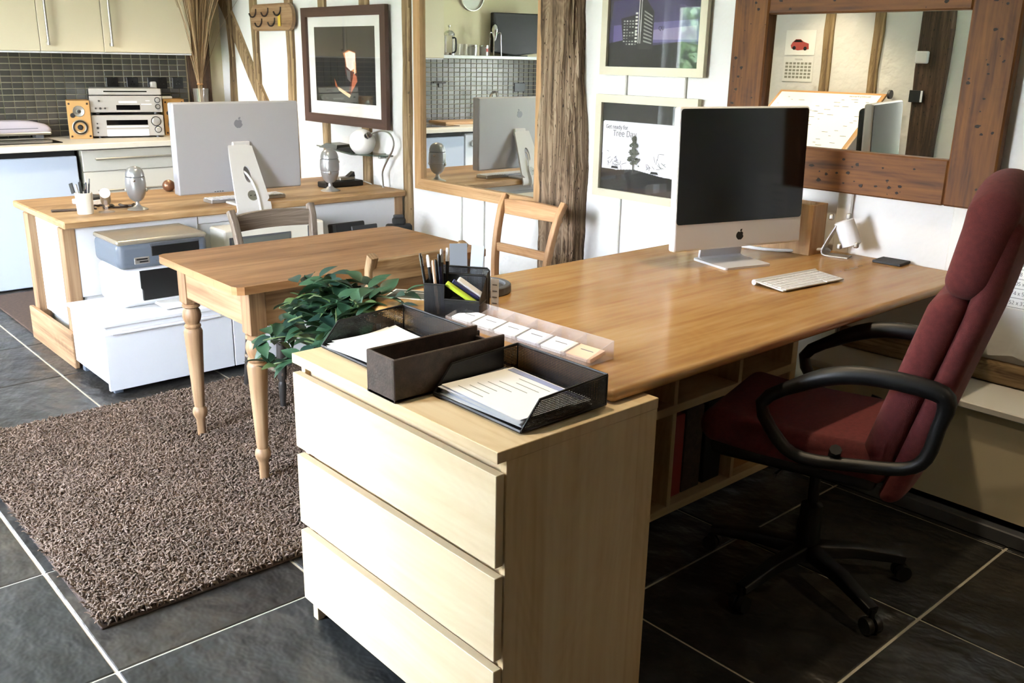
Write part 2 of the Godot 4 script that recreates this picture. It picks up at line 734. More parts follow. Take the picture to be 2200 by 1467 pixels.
	# painted studs
	for q in [[-2.13, 0.0, 0.90], [-1.93, 0.0, 0.90], [-0.925, 0.0, 2.36], [-0.585, 0.0, 2.36], [0.245, 0.0, 2.36], [0.685, 0.0, 2.36]]:
		b = nb(0.0, 1)
		b.box(V(0, (q[1] + q[2]) / 2, 0), V(0.062, q[2] - q[1], 0.03), 0.005)
		part(wb, "painted_stud", b, "white_timber", V(q[0], 0, WB))
	# the great weathered post
	b = nb(60.0, 1)
	var r := RandomNumberGenerator.new()
	r.seed = 12
	var fnl := FastNoiseLite.new()
	fnl.seed = 5
	fnl.frequency = 1.0
	var rows := []
	var ny := 70
	var na := 40
	for i in ny + 1:
		var y := CEIL * i / ny
		var row := []
		for k in na:
			var a := TAU * k / na
			var sx := signf(cos(a)) * pow(absf(cos(a)), 0.45)
			var sz := signf(sin(a)) * pow(absf(sin(a)), 0.45)
			var w := 0.118 + 0.014 * fnl.get_noise_2d(y * 1.6, 3.0) + 0.01 * sin(y * 2.3)
			var e := 1.0 + 0.14 * fnl.get_noise_3d(sx * 4.0, y * 1.2, sz * 4.0) + 0.13 * fnl.get_noise_3d(sx * 18.0, y * 2.2, sz * 18.0)
			row.append(V(-1.272 + 0.02 * sin(y * 1.9 + 0.6) + sx * w * e, y, WB + 0.02 + sz * 0.085 * e))
		rows.append(row)
	for i in ny:
		for k in na:
			b.quad(rows[i][k], rows[i + 1][k], rows[i + 1][(k + 1) % na], rows[i][(k + 1) % na])
	struct("trim_2", b, "post_timber", "great weathered oak post against the white wall")
	# ---- studs of the front wall, seen in the mirror
	for q in [[-2.21, 0.085, 21], [-1.78, 0.085, 22]]:
		timber(wf, "stud", q[0], 0.0, 2.36, q[1], 0.05, "old_timber", q[2], "z", WF)
	timber(wf, "post", -1.315, 0.0, 2.36, 0.23, 0.10, "dark_timber", 23, "z", WF)
	b = nb()
	b.box(V(0, 1.06, 0), V(0.05, 2.12, 0.03), 0.004)
	part(wf, "door_trim", b, "white_timber", V(-2.75, 0, WF))
	# ---- mosaic on the kitchen wall
	var pz2 := 0.0680
	var py := 0.0412
	var tm := nb()
	tm.box(Vector3.ZERO, V(0.010, py - 0.0065, pz2 - 0.0065), 0.0012)
	var tmesh := tm.mesh()
	var far := nb()
	b = nb()
	b.span(WA, WA + 0.003, 0.905, 1.50, -1.945, 1.68)
	part(wl, "tile_bed", b, "tile_grout")
	var cnt := 0
	var k := 0
	while true:
		var z := -1.945 + 0.004 + pz2 * (k + 0.5)
		k += 1
		if z > 1.66:
			break
		for j in 14:
			var y := 1.490 - py * (j + 0.5)
			if cnt < 296 and z < -0.5:
				part(wl, "wall_tile", tmesh, "mosaic%d" % rng.randi_range(0, 2), V(WA + 0.005, y, z))
				cnt += 1
			else:
				far.box(V(WA + 0.005, y, z), V(0.010, py - 0.0065, pz2 - 0.0065), 0.0012)
	var fo := part(wl, "wall_tiles", far, "mosaic0")
	fo.set_meta("kind", "stuff")
	timber(wl, "post", -2.045, 0.0, 2.36, 0.19, 0.05, "dark_timber", 31, "x", WA)
	# ---- low boxed plinth along the back wall by the desk
	var tr = struct("trim_1", null, "", "low cream boxed plinth along the foot of the white wall")
	b = nb()
	b.span(0.30, WR, 0.075, 0.425, WB, -1.985)
	part(tr, "panel", b, "cream_paint")
	b = nb()
	b.span(0.30, WR, 0.425, 0.45, WB, -1.955, 0.004)
	part(tr, "top_lip", b, "white_timber")
	b = nb()
	b.span(0.30, WR, 0.0, 0.05, -2.0, -1.955, 0.004)
	part(tr, "skirting", b, "grey_dark")
	b = nb(50.0, 0)
	b.bar([V(0.30, 0.487, WB + 0.008), V(1.0, 0.492, WB + 0.008), V(1.9, 0.485, WB + 0.008), V(WR, 0.49, WB + 0.008)], Vector3.UP, 0.075, 0.05)
	part(tr, "sole_plate", b, "old_timber")
	var edge := [Vector2(0.78, 0.72)]
	r.seed = 4
	for i in 30:
		edge.append(Vector2(0.78 + i * 0.075, 0.555 + r.randf_range(-0.02, 0.015) - (0.03 if i > 4 and i < 7 else 0.0)))
	edge.append(Vector2(3.0, 0.72))
	b = nb()
	b.prism(edge, WB, WB + 0.02)
	part(tr, "plaster_edge", b, "plaster")
	for q in [[-3.9, -1.35, 2.2, "recessed ceiling spotlight over the stereo stack"], [-3.9, 0.25, 2.0, "recessed ceiling spotlight over the sink worktop"], [-2.15, 1.30, 1.2, "recessed ceiling spotlight above the wall calendar"], [-1.75, 1.0, 1.0, "recessed ceiling spotlight above the sloping planner board"], [-2.2, -0.9, 1.0, "recessed ceiling spotlight above the printer"], [0.25, -0.35, 0.9, "recessed ceiling spotlight above the birch chest"], [0.25, -1.45, 0.9, "recessed ceiling spotlight above the oak desk"], [2.6, -1.3, 0.8, "recessed ceiling spotlight above the red office chair"]]:
		downlight(q[0], q[1], q[2], q[3])


func garden():
	var b := nb()
	b.span(-14, 8, -0.25, -0.06, WF + 0.25, 16)
	one("lawn", "green lawn beyond the glazed door", "lawn", b, "lawn")
	b = nb()
	b.span(-6.5, -0.5, -0.06, -0.02, WF + 0.25, 4.2)
	one("patio", "pale stone patio outside the glazed door", "patio", b, "paving")
	var f := thing("garden_fence", "weathered slatted wooden fence across the garden", "fence", V(-6.0, -0.06, 7.2))
	b = nb()
	b.box(V(0, 0, 0), V(4.4, 0.11, 0.02), 0.004)
	var sl := b.mesh()
	for i in 12:
		part(f, "slat", sl, "fence_wood", V(0, 0.12 + i * 0.125, 0))
	b = nb()
	b.box(V(0, 0.8, 0), V(0.09, 1.6, 0.09), 0.006)
	var po := b.mesh()
	for x in [-2.2, 0.0, 2.2]:
		part(f, "fence_post", po, "fence_wood", V(x, 0, 0.06))
	# shrubs: crowns of real leaves on stems
	b = nb()
	b.quad(V(-0.035, 0, 0), V(0, -0.002, 0.045), V(0, 0.006, 0.0), V(0, 0.0, -0.045))
	b.quad(V(0, -0.002, 0.045), V(0.035, 0, 0), V(0, 0.0, -0.045), V(0, 0.006, 0.0))
	var lm := b.mesh()
	var r := RandomNumberGenerator.new()
	r.seed = 88
	for q in [[-6.4, 5.4, 1.0, 2.4, "low leafy green shrub outside the glazed door"], [-4.9, 8.6, 1.4, 3.4, "tall leafy shrub behind the slatted fence"], [-8.3, 7.6, 1.5, 3.6, "broad leafy shrub at the end of the slatted fence"], [-7.2, 6.5, 1.2, 3.0, "rounded leafy shrub in front of the slatted fence"], [-9.6, 9.2, 1.8, 4.4, "tallest leafy shrub at the far garden edge"], [-3.4, 6.8, 0.7, 1.3, "small leafy shrub beside the slatted fence"]]:
		var s := thing("garden_shrub", q[4], "shrub", V(q[0], -0.06, q[1]), 0, "garden shrubs")
		b = nb(60.0)
		b.tube([V(0, 0, 0), V(0.03, q[3] * 0.4, 0.02), V(0, q[3] * 0.7, 0)], [0.06, 0.045, 0.02], 8)
		part(s, "stem", b, "stem")
		var mm := MultiMesh.new()
		mm.transform_format = MultiMesh.TRANSFORM_3D
		mm.mesh = lm
		mm.instance_count = 5000
		for i in 5000:
			var d := Vector3(r.randfn(), r.randfn() * 0.9, r.randfn()).normalized() * pow(r.randf(), 0.4)
			var p := Vector3(d.x * q[2], q[3] * 0.62 + d.y * q[3] * 0.42, d.z * q[2])
			mm.set_instance_transform(i, Transform3D(Basis.from_euler(Vector3(r.randf() * TAU, r.randf() * TAU, r.randf() * TAU)).scaled(Vector3.ONE * r.randf_range(1.0, 2.0)), p))
		var mi := MultiMeshInstance3D.new()
		mi.name = "foliage"
		mi.multimesh = mm
		mi.material_override = M["leaf%d" % r.randi_range(1, 3)]
		mi.set_meta("kind", "stuff")
		s.add_child(mi)


func hx(s: String) -> Color:
	return Color.html(s)


func materials():
	# --- room
	var plaster_h := grey_tex(11, 0.012, 512, 512)
	mat("plaster", Color(0.895, 0.895, 0.89), 0.9)
	M.plaster.heightmap_enabled = true
	M.plaster.heightmap_texture = plaster_h
	M.plaster.heightmap_scale = 0.8
	M.plaster.uv1_scale = V(0.9, 0.9, 1)
	mat("cream_paint", Color(0.86, 0.82, 0.70), 0.85)
	mat("tan_paint", Color(0.62, 0.50, 0.36), 0.9)
	mat("ceiling_white", Color(0.9, 0.9, 0.88), 0.9)
	mat("white_timber", Color(0.90, 0.90, 0.88), 0.55)
	mat("grout", Color(0.78, 0.76, 0.70), 0.9)
	mat("tile_grout", Color(0.58, 0.56, 0.47), 0.85)
	var slate_h := grey_tex(31, 0.02, 256, 512)
	for k in 4:
		var tx := blotch_tex(40 + k * 9, [[hx("222323"), hx("2d2e2e"), hx("403e3a")], [hx("212222"), hx("2a2b2b"), hx("3a3937")], [hx("222120"), hx("2f2d2a"), hx("433e37")], [hx("202121"), hx("282a2a"), hx("363635")]][k], 0.008, 0.05, 0.35, 256, 256)
		tmat("slate%d" % k, tx, V(1.1, 0.8, 1), 0.34)
		bump("slate%d" % k, slate_h, 0.9)
	for k in 3:
		mat("mosaic%d" % k, [hx("43413c"), hx("4a4741"), hx("3e3d38")][k], 0.3)
	var old := wood_tex(3, [hx("57432f"), hx("86704f"), hx("a89070")], 1.0, 0, 0.08)
	tmat("old_timber", old, V(0.7, 2.2, 1), 0.85)
	bump("old_timber", old, 0.9)
	var dark := wood_tex(5, [hx("2a1e15"), hx("44301f"), hx("5c4531")], 1.0, 0, 0.18)
	tmat("dark_timber", dark, V(0.7, 2.0, 1), 0.8)
	var post := wood_tex(8, [hx("4a3a2a"), hx("86705a"), hx("ad9a82")], 1.15, 0, 0.13)
	tmat("post_timber", post, V(0.9, 2.6, 1), 0.95)
	bump("post_timber", post, 2.5)
	# --- furniture woods
	tmat("pine", wood_tex(21, [hx("654026"), hx("865d3a"), hx("9f7650")], 1.0, 5, 0.0), V(0.6, 0.9, 1), 0.36)
	tmat("pine_pale", wood_tex(22, [hx("6f5238"), hx("8f7152"), hx("a5896a")], 0.9, 0, 0.0), V(0.6, 1.6, 1), 0.5)
	tmat("pine_top", wood_tex(23, [hx("745536"), hx("977650"), hx("b2946f")], 1.0, 7, 0.0), V(0.5, 0.7, 1), 0.45)
	tmat("desk_oak", wood_tex(24, [hx("9d7040"), hx("b58a53"), hx("c49e6b")], 0.75, 0, 0.0, 1024, 512, 0.25), V(0.45, 0.9, 1), 0.24)
	M.desk_oak.clearcoat_enabled = true
	M.desk_oak.clearcoat = 0.35
	M.desk_oak.clearcoat_roughness = 0.12
	tmat("birch", wood_tex(25, [hx("c8a878"), hx("dec59c"), hx("e9d6b3")], 0.55, 9, 0.0), V(0.7, 1.0, 1), 0.42)
	tmat("birch_plain", wood_tex(26, [hx("d6bd93"), hx("e0caa4"), hx("e8d7b6")], 0.5, 0, 0.0, 512, 512, 0.5), V(0.7, 1.3, 1), 0.42)
	tmat("birch_edge", wood_tex(27, [hx("a07a4e"), hx("b58f62"), hx("c7a276")], 0.6, 0, 0.0, 256, 256), V(0.8, 2, 1), 0.5)
	tmat("chair_wood", wood_tex(28, [hx("6b5238"), hx("8d7355"), hx("a88f70")], 1.0, 0, 0.0), V(0.9, 2.4, 1), 0.45)
	tmat("chair_pine", wood_tex(29, [hx("9a7048"), hx("b78c62"), hx("caa57c")], 0.8, 0, 0.0), V(0.9, 2.4, 1), 0.42)
	tmat("chair_grey", wood_tex(30, [hx("54473a"), hx("75675a"), hx("8f8377")], 1.0, 0, 0.0), V(0.9, 2.4, 1), 0.42)
	mat("chair_black", hx("2a2623"), 0.5)
	tmat("frame_oak", wood_tex(33, [hx("987349"), hx("b18c62"), hx("c2a077")], 0.7, 0, 0.0), V(0.8, 3.0, 1), 0.5)
	tmat("frame_brown", wood_tex(34, [hx("331a05"), hx("60370c"), hx("7a4d17")], 0.75, 0, 0.08, 1024, 512, 0.2), V(0.8, 1.6, 1), 0.65)
	mat("knot", hx("1c110a"), 0.7)
	tmat("frame_wenge", wood_tex(35, [hx("34231b"), hx("452f25"), hx("533b2f")], 0.7, 0, 0.0, 256, 256), V(0.8, 4, 1), 0.5)
	mat("frame_champagne", hx("cbc4b0"), 0.38, 0.35)
	mat("speaker_wood", hx("a88350"), 0.45)
	# --- paints, plastics, metals
	mat("cream", hx("d8cdb3"), 0.35)
	mat("drawer_grey", hx("bcb9af"), 0.4)
	mat("worktop", hx("c8c4b9"), 0.35)
	mat("appliance_white", hx("a7b0be"), 0.35)
	mat("white", hx("e2e4e8"), 0.3)
	mat("unit_white", hx("d8d9dc"), 0.3)
	mat("white_matt", hx("e9e9e6"), 0.7)
	mat("off_white", hx("dcd8cc"), 0.5)
	mat("black", hx("0e0e0f"), 0.45)
	mat("black_gloss", hx("08080a"), 0.08)
	mat("black_soft", hx("141415"), 0.75)
	mat("charcoal", hx("2c2d2f"), 0.6)
	mat("grey_plastic", hx("5f6772"), 0.4)
	mat("back_black", hx("0b0b0c"), 0.5)
	mat("back_grey", hx("2d302d"), 0.7)
	mat("grey_dark", hx("4a4d52"), 0.5)
	mat("grey_screen", hx("60635f"), 0.25)
	mat("silver", hx("b9b9b8"), 0.34, 0.75)
	mat("silver_paint", hx("a2a3a5"), 0.28, 0.6)
	mat("stereo_silver", hx("a9a7a3"), 0.4, 0.35)
	mat("aluminium", hx("dcdcde"), 0.42, 0.3)
	mat("monitor_back", hx("b7b7bd"), 0.4, 0.25)
	mat("logo_grey", hx("8a8b95"), 0.35, 0.3)
	mat("chrome", hx("d0d0d0"), 0.12, 1.0)
	mat("steel", hx("a9a8a3"), 0.35, 0.9)
	mat("handle_steel", hx("b3b0a6"), 0.35, 0.8)
	mat("mirror", Color(0.93, 0.94, 0.93), 0.0, 1.0)
	mat("iron", hx("332b26"), 0.5, 0.6)
	mat("copper", hx("7d5a45"), 0.35, 0.6)
	mat("printer_lid", hx("b9b0a0"), 0.22, 0.6)
	mat("stone", hx("54565a"), 0.7)
	mat("stone_inner", hx("3f4144"), 0.8)
	mat("ceramic", hx("e0ddd3"), 0.35)
	mat("lilac_plastic", hx("b6afb7"), 0.4)
	mat("paper", hx("f8f8f6"), 0.8)
	mat("paper_blue", hx("dfe3ee"), 0.8)
	mat("paper_pink", hx("f2cdb0"), 0.7)
	mat("print_grey", hx("77777a"), 0.8)
	mat("print_black", hx("17171a"), 0.7)
	mat("print_dark", hx("2b2b2c"), 0.6)
	mat("print_sage", hx("8d8d80"), 0.8)
	mat("print_moss", hx("55574f"), 0.8)
	mat("print_blue", hx("9aa2c4"), 0.8)
	mat("print_red", hx("a8443a"), 0.7)
	mat("card_grey", hx("8b929c"), 0.5)
	mat("lime", hx("b8cf3c"), 0.4)
	mat("navy", hx("23244c"), 0.4)
	mat("peach_pen", hx("caa88c"), 0.5)
	mat("red", hx("9c3a36"), 0.5)
	mat("amber", hx("c89a3c"), 0.5)
	mat("cork", hx("b58a5c"), 0.8)
	mat("yellow_tag", hx("c6ac3a"), 0.6)
	mat("terracotta", hx("43352c"), 0.8)
	mat("soil", hx("1d1612"), 0.95)
	mat("stem", hx("4a5a34"), 0.7)
	for k in 4:
		mat("leaf%d" % k, [hx("24402c"), hx("2c4a33"), hx("20382f"), hx("4a6138")][k], 0.4)
		M["leaf%d" % k].backlight_enabled = true
		M["leaf%d" % k].backlight = Color(0.05, 0.09, 0.03)
	var leather_h := grey_tex(61, 0.09, 256, 256, 256, 256)
	tmat("leather_brown", blotch_tex(62, [hx("32261f"), hx("41322a"), hx("4f4036")], 0.02, 0.2, 0.4, 256, 256), V(5, 5, 1), 0.55)
	bump("leather_brown", leather_h, 0.04)
	var cloth_h := grey_tex(66, 0.25, 256, 256, 256, 256)
	tmat("red_cloth", blotch_tex(67, [hx("592021"), hx("662627"), hx("702d2d")], 0.03, 0.3, 0.5, 256, 256), V(6, 6, 1), 0.9)
	bump("red_cloth", cloth_h, 0.05)
	M.red_cloth.rim_enabled = true
	M.red_cloth.rim = 0.1
	M.red_cloth.rim_tint = 0.6
	tmat("mat_brown", blotch_tex(71, [hx("261c16"), hx("3b2c22"), hx("4d3a2e")], 0.05, 0.25, 0.6, 256, 256), V(3, 3, 1), 0.95)
	mat("rug_base", hx("3a2d27"), 0.95)
	var pile := mat("pile", Color.WHITE, 0.9)
	pile.vertex_color_use_as_albedo = true
	var straw := mat("straw", Color.WHITE, 0.8)
	straw.vertex_color_use_as_albedo = true
	# --- glass
	var gl := mat("glass", Color(1, 1, 1, 0.05), 0.02)
	gl.transparency = BaseMaterial3D.TRANSPARENCY_ALPHA
	var ac := mat("acrylic", Color(0.97, 0.93, 0.92, 0.17), 0.06)
	ac.transparency = BaseMaterial3D.TRANSPARENCY_ALPHA
	var gs := mat("shelf_glass", Color(0.25, 0.34, 0.30, 0.55), 0.04)
	gs.transparency = BaseMaterial3D.TRANSPARENCY_ALPHA
	var pg := mat("picture_glass", Color(0.02, 0.02, 0.02, 0.04), 0.02)
	pg.transparency = BaseMaterial3D.TRANSPARENCY_ALPHA
	var op := mat("opal", hx("efeeea"), 0.3)
	op.backlight_enabled = true
	op.backlight = Color(0.25, 0.25, 0.24)
	# --- woven wire: holes cut out of black metal
	var im := Image.create_empty(16, 16, false, Image.FORMAT_RGBA8)
	im.fill(Color(0.05, 0.05, 0.055, 1))
	for y in 16:
		for x in 16:
			if Vector2(x - 7.5, y - 7.5).length() < 4.3:
				im.set_pixel(x, y, Color(0.05, 0.05, 0.055, 0))
	var wm := mat("wire_mesh", Color.WHITE, 0.5)
	wm.albedo_texture = ImageTexture.create_from_image(im)
	wm.transparency = BaseMaterial3D.TRANSPARENCY_ALPHA_SCISSOR
	wm.alpha_scissor_threshold = 0.5
	wm.uv1_scale = V(260, 260, 1)
	wm.cull_mode = BaseMaterial3D.CULL_DISABLED
	# --- outdoors
	tmat("lawn", blotch_tex(81, [hx("3c4f2a"), hx("55703a"), hx("6d8748")], 0.02, 0.2, 0.5, 256, 256), V(0.8, 0.8, 1), 0.95)
	mat("fence_wood", hx("8d8474"), 0.85)
	mat("paving", hx("a39e92"), 0.85)


func bar_handle(parent, length, horizontal, at, rot := Vector3.ZERO):
	var b := nb(40.0)
	var h: float = length / 2.0
	if horizontal:
		b.tube([V(-h, 0, 0.028), V(h, 0, 0.028)], 0.0075, 10)
		for s in [-1, 1]:
			b.box(V(s * (h - 0.008), 0, 0.014), V(0.014, 0.012, 0.03), 0.002)
	else:
		b.tube([V(0, -h, 0.028), V(0, h, 0.028)], 0.0085, 10)
		for s in [-1, 1]:
			b.box(V(0, s * (h - 0.008), 0.014), V(0.018, 0.02, 0.034), 0.002)
	return part(parent, "handle", b, "handle_steel", at, rot)


func kitchen():
	var F := PI / 2      # local +z looks along +x, local x runs towards the back wall
	var b: B
	# ---- wall units
	var ends := [0.28, 0.831, 1.237, 1.852]
	var names := ["cream wall cabinet above the hob with plain door", "cream wall cabinet with steel bar handle between two cabinets", "cream wall cabinet with steel bar handle beside the dried grasses"]
	for k in 3:
		var w: float = ends[k + 1] - ends[k]
		var zc: float = -(ends[k] + ends[k + 1]) / 2
		var t := thing("wall_cabinet", names[k], "cabinet", V(WA, 1.492, zc), F, "cream wall cabinets")
		b = nb()
		b.box(V(0, 0.39, 0.166), V(w - 0.002, 0.78, 0.332), 0.001)
		part(t, "body", b, "cream")
		b = nb()
		b.box(V(0, 0.39, 0.342), V(w - 0.004, 0.776, 0.018), 0.0015)
		var d := part(t, "door", b, "cream")
		if k > 0:
			bar_handle(d, 0.5, false, V(-w / 2 + 0.045, 0.29, 0.351))
		b = nb()
		b.box(V(0, -0.006, 0.17), V(w - 0.002, 0.010, 0.34), 0.001)
		part(t, "light_rail", b, "white")
	# ---- base units
	var t := thing("dishwasher", "white dishwasher with plain bluish door under the hob", "dishwasher", V(WA + 0.03, 0, -0.59), F)
	t.scale.z = 0.953
	b = nb()
	b.box(V(0, 0.44, 0.31), V(0.59, 0.86, 0.6), 0.002)
	part(t, "body", b, "black_soft")
	b = nb()
	b.box(V(0, 0.425, 0.64), V(0.586, 0.83, 0.03), 0.004)
	part(t, "door", b, "appliance_white")
	t = thing("drawer_cabinet", "grey white kitchen drawer cabinet with long steel handle", "cabinet", V(WA + 0.03, 0, -1.225), F)
	t.scale.z = 0.953
	b = nb()
	b.box(V(0, 0.48, 0.315), V(0.62, 0.78, 0.63), 0.001)
	part(t, "body", b, "drawer_grey")
	b = nb()
	b.box(V(0, 0.05, 0.29), V(0.62, 0.09, 0.58))
	part(t, "toe_kick", b, "charcoal")
	for q in [[0.802, 0.137], [0.592, 0.27], [0.28, 0.34]]:
		b = nb()
		b.box(V(0, q[0], 0.640), V(0.612, q[1], 0.02), 0.0015)
		var d := part(t, "drawer", b, "drawer_grey")
		bar_handle(d, 0.5, true, V(0.02, q[0] + 0.012, 0.65))
	t = thing("corner_cabinet", "grey white kitchen cabinet in the corner by the brace", "cabinet", V(WA + 0.03, 0, -1.872), F)
	t.scale.z = 0.953
	b = nb()
	b.box(V(0, 0.44, 0.315), V(0.665, 0.87, 0.63), 0.001)
	part(t, "body", b, "drawer_grey")
	b = nb()
	b.box(V(0, 0.48, 0.64), V(0.66, 0.77, 0.02), 0.0015)
	part(t, "door", b, "drawer_grey")
	t = thing("washing_machine", "white washing machine with round door and dial", "washing machine", V(WA + 0.03, 0, 0.03), F)
	t.scale.z = 0.953
	b = nb()
	b.box(V(0, 0.43, 0.31), V(0.59, 0.85, 0.62), 0.012)
	part(t, "body", b, "white")
	b = nb(40.0)
	b.lathe([Vector2(0.0, 0.0), Vector2(0.17, 0.0), Vector2(0.165, 0.02), Vector2(0.13, 0.025), Vector2(0.12, 0.005), Vector2(0.0, -0.005)], 32, X(V(0, 0.38, 0.62), V(PI / 2, 0, 0)))
	part(t, "round_door", b, "off_white")
	b = nb(40.0)
	b.lathe([Vector2(0.0, 0.0), Vector2(0.03, 0.0), Vector2(0.026, 0.018), Vector2(0.0, 0.02)], 20, X(V(0.2, 0.77, 0.62), V(PI / 2, 0, 0)))
	part(t, "dial", b, "silver")
	b = nb()
	b.box(V(-0.18, 0.77, 0.622), V(0.16, 0.06, 0.01), 0.002)
	part(t, "soap_drawer", b, "off_white")
	t = thing("sink_cabinet", "long grey white kitchen cabinet under the sink", "cabinet", V(WA + 0.03, 0, 0.98), F)
	t.scale.z = 0.953
	b = nb()
	b.box(V(0, 0.44, 0.315), V(1.28, 0.87, 0.63), 0.001)
	part(t, "body", b, "drawer_grey")
	for s in [-1, 1]:
		b = nb()
		b.box(V(s * 0.32, 0.48, 0.64), V(0.632, 0.77, 0.02), 0.0015)
		var d := part(t, "door", b, "drawer_grey")
		bar_handle(d, 0.3, false, V(s * 0.06, 0.64, 0.65))
	# ---- worktop
	b = nb()
	b.span(WA + 0.012, -4.40, 0.880, 0.918, WB + 0.03, 1.62, 0.004)
	one("worktop", "pale grey kitchen worktop running along the tiled wall", "worktop", b, "worktop")
	# hob
	t = thing("hob", "black glass hob set in the pale worktop", "hob", V(-4.70, 0.918, -0.55), F)
	b = nb()
	b.box(V(0, 0.003, 0), V(0.58, 0.006, 0.30), 0.002)
	part(t, "glass", b, "black_gloss")
	for q in [[-0.15, 0.09], [0.14, 0.07]]:
		b = nb()
		b.frame(circle(q[1], 28), circle(q[1] - 0.003, 28), 0.006, 0.0064, X(V(q[0], 0, 0), V(-PI / 2, 0, 0)))
		part(t, "ring", b, "grey_dark")
	# laminator
	t = thing("laminator", "pale lilac laminator with rounded ends on the worktop behind hob", "laminator", V(-5.02, 0.918, -0.62), F)
	t.scale.z = 0.6
	t.position.y += 0.022
	for lx in [-0.2, 0.2]:
		b = nb()
		b.box(V(lx, -0.0105, 0), V(0.05, 0.023, 0.16), 0.002)
		part(t, "foot", b, "grey_dark")
	b = nb(40.0)
	b.soft(V(0, 0.05, 0), V(0.56, 0.09, 0.2), 0.04, Transform3D.IDENTITY, 4, 6)
	for wi in b.v.size():
		var p := b.v[wi]
		b.v[wi] = V(p.x, p.y * (1.0 - 0.5 * pow(absf(p.x) / 0.28, 4.0)) + 0.004, p.z)
	part(t, "body", b, "lilac_plastic")
	b = nb()
	b.box(V(0, 0.010, 0), V(0.55, 0.018, 0.205), 0.006)
	part(t, "base", b, "steel")
	b = nb()
	b.box(V(-0.02, 0.046, 0.0985), V(0.42, 0.004, 0.005))
	part(t, "slot", b, "grey_dark")
	b = nb()
	b.box(V(-0.03, 0.072, 0.092), V(0.05, 0.006, 0.006))
	part(t, "badge", b, "grey_dark")
	# ---- loudspeakers
	for k in 2:
		var zc: float = [-1.06, -1.725][k]
		t = thing("loudspeaker", ["pale wooden bookshelf loudspeaker left of the silver stereo", "pale wooden bookshelf loudspeaker half hidden behind the monitor"][k], "speaker", V(-4.88, 0.918, zc), F - 0.28, "bookshelf loudspeakers")
		b = nb()
		b.box(V(0, 0.128, 0), V(0.145, 0.256, 0.2), 0.003)
		part(t, "cabinet", b, "speaker_wood")
		b = nb(35.0)
		b.lathe([Vector2(0.0, -0.012), Vector2(0.012, -0.006), Vector2(0.022, -0.012), Vector2(0.040, 0.004), Vector2(0.044, 0.005), Vector2(0.050, 0.003), Vector2(0.052, 0.0)], 28, X(V(0, 0.078, 0.103), V(PI / 2, 0, 0)))
		var w := part(t, "woofer", b, "steel")
		b = nb(35.0)
		b.lathe([Vector2(0.038, 0.0), Vector2(0.043, 0.007), Vector2(0.048, 0.0)], 28, X(V(0, 0.078, 0.106), V(PI / 2, 0, 0)))
		part(w, "surround", b, "black")
		b = nb(35.0)
		b.lathe([Vector2(0.0, 0.006), Vector2(0.012, 0.004), Vector2(0.018, -0.004)], 20, X(V(0, 0.078, 0.107), V(PI / 2, 0, 0)))
		part(w, "dust_cap", b, "black")
		b = nb(35.0)
		b.lathe([Vector2(0.0, 0.004), Vector2(0.012, 0.003), Vector2(0.016, -0.002), Vector2(0.036, 0.001), Vector2(0.038, -0.003)], 24, X(V(0, 0.185, 0.104), V(PI / 2, 0, 0)))
		var tw := part(t, "tweeter", b, "steel")
		b = nb(35.0)
		b.ball(V(0, 0.185, 0.103), V(0.013, 0.013, 0.008), 14, 8)
		part(tw, "dome", b, "black")
		b = nb(35.0)
		b.lathe([Vector2(0.0, 0.0), Vector2(0.015, 0.0), Vector2(0.016, -0.004)], 18, X(V(-0.040, 0.158, 0.104), V(PI / 2, 0, 0)))
		part(t, "port", b, "black")
		for q in [[-0.057, 0.235], [0.057, 0.235], [-0.057, 0.018], [0.057, 0.018]]:
			b = nb(35.0)
			b.lathe([Vector2(0.0, 0.003), Vector2(0.005, 0.002), Vector2(0.007, -0.002)], 10, X(V(q[0], q[1], 0.102), V(PI / 2, 0, 0)))
			part(t, "peg", b, "iron")
	b = nb(40.0)
	b.soft(V(0, 0.009, 0), V(0.075, 0.018, 0.05), 0.006)
	one("soap_dish", "small white dish on top of the hidden loudspeaker", "dish", b, "white", V(-4.86, 1.174, -1.675), F)
	# ---- hi-fi stack
	stereo_unit("disc_player", "thin silver disc player on top of the stereo stack", 1.209, 0.045, 0.468, 0)
	stereo_unit("stereo_tuner", "silver tuner with small black display in the middle of the stack", 1.080, 0.124, 0.470, 1)
	stereo_unit("stereo_amplifier", "silver amplifier with big volume knob at the bottom of the stack", 0.918, 0.156, 0.470, 2)
	# ---- sockets in the mosaic
	var sz := [-1.38, -1.525, -1.71, -1.865]
	var sn := ["square black wall socket above the disc player, furthest from grasses", "square black wall socket above the middle of the stereo", "double black wall socket with small white plug", "square black wall socket beside the dried grasses"]
	for k in 4:
		var wd: float = 0.145 if k == 2 else 0.082
		t = thing("wall_socket", sn[k], "socket", V(WA + 0.010, 1.278, sz[k]), F, "black sockets in the mosaic")
		b = nb()
		b.box(V(0, 0, 0.004), V(wd, 0.082, 0.009), 0.003)
		part(t, "plate", b, "black")
		for dx in ([-0.035, 0.035] if k == 2 else [0.0]):
			b = nb()
			for q in [[0.0, 0.012, 0.004, 0.009], [-0.011, -0.008, 0.008, 0.004], [0.011, -0.008, 0.008, 0.004]]:
				b.box(V(dx + q[0], q[1], 0.0088), V(q[2], q[3], 0.001))
			part(t, "pin_holes", b, "black_gloss")
	b = nb(40.0)
	b.soft(V(0, 0, 0.018), V(0.046, 0.055, 0.034), 0.012)
	one("plug_adapter", "small rounded white plug adapter in the double black socket", "plug", b, "off_white", V(WA + 0.0195, 1.262, -1.668), F)
	# ---- vase of dried grasses
	t = thing("dried_grass_vase", "tall clear vase of brown dried grasses in the kitchen corner", "vase", V(-4.80, 0.918, -1.915))
	b = nb(40.0)
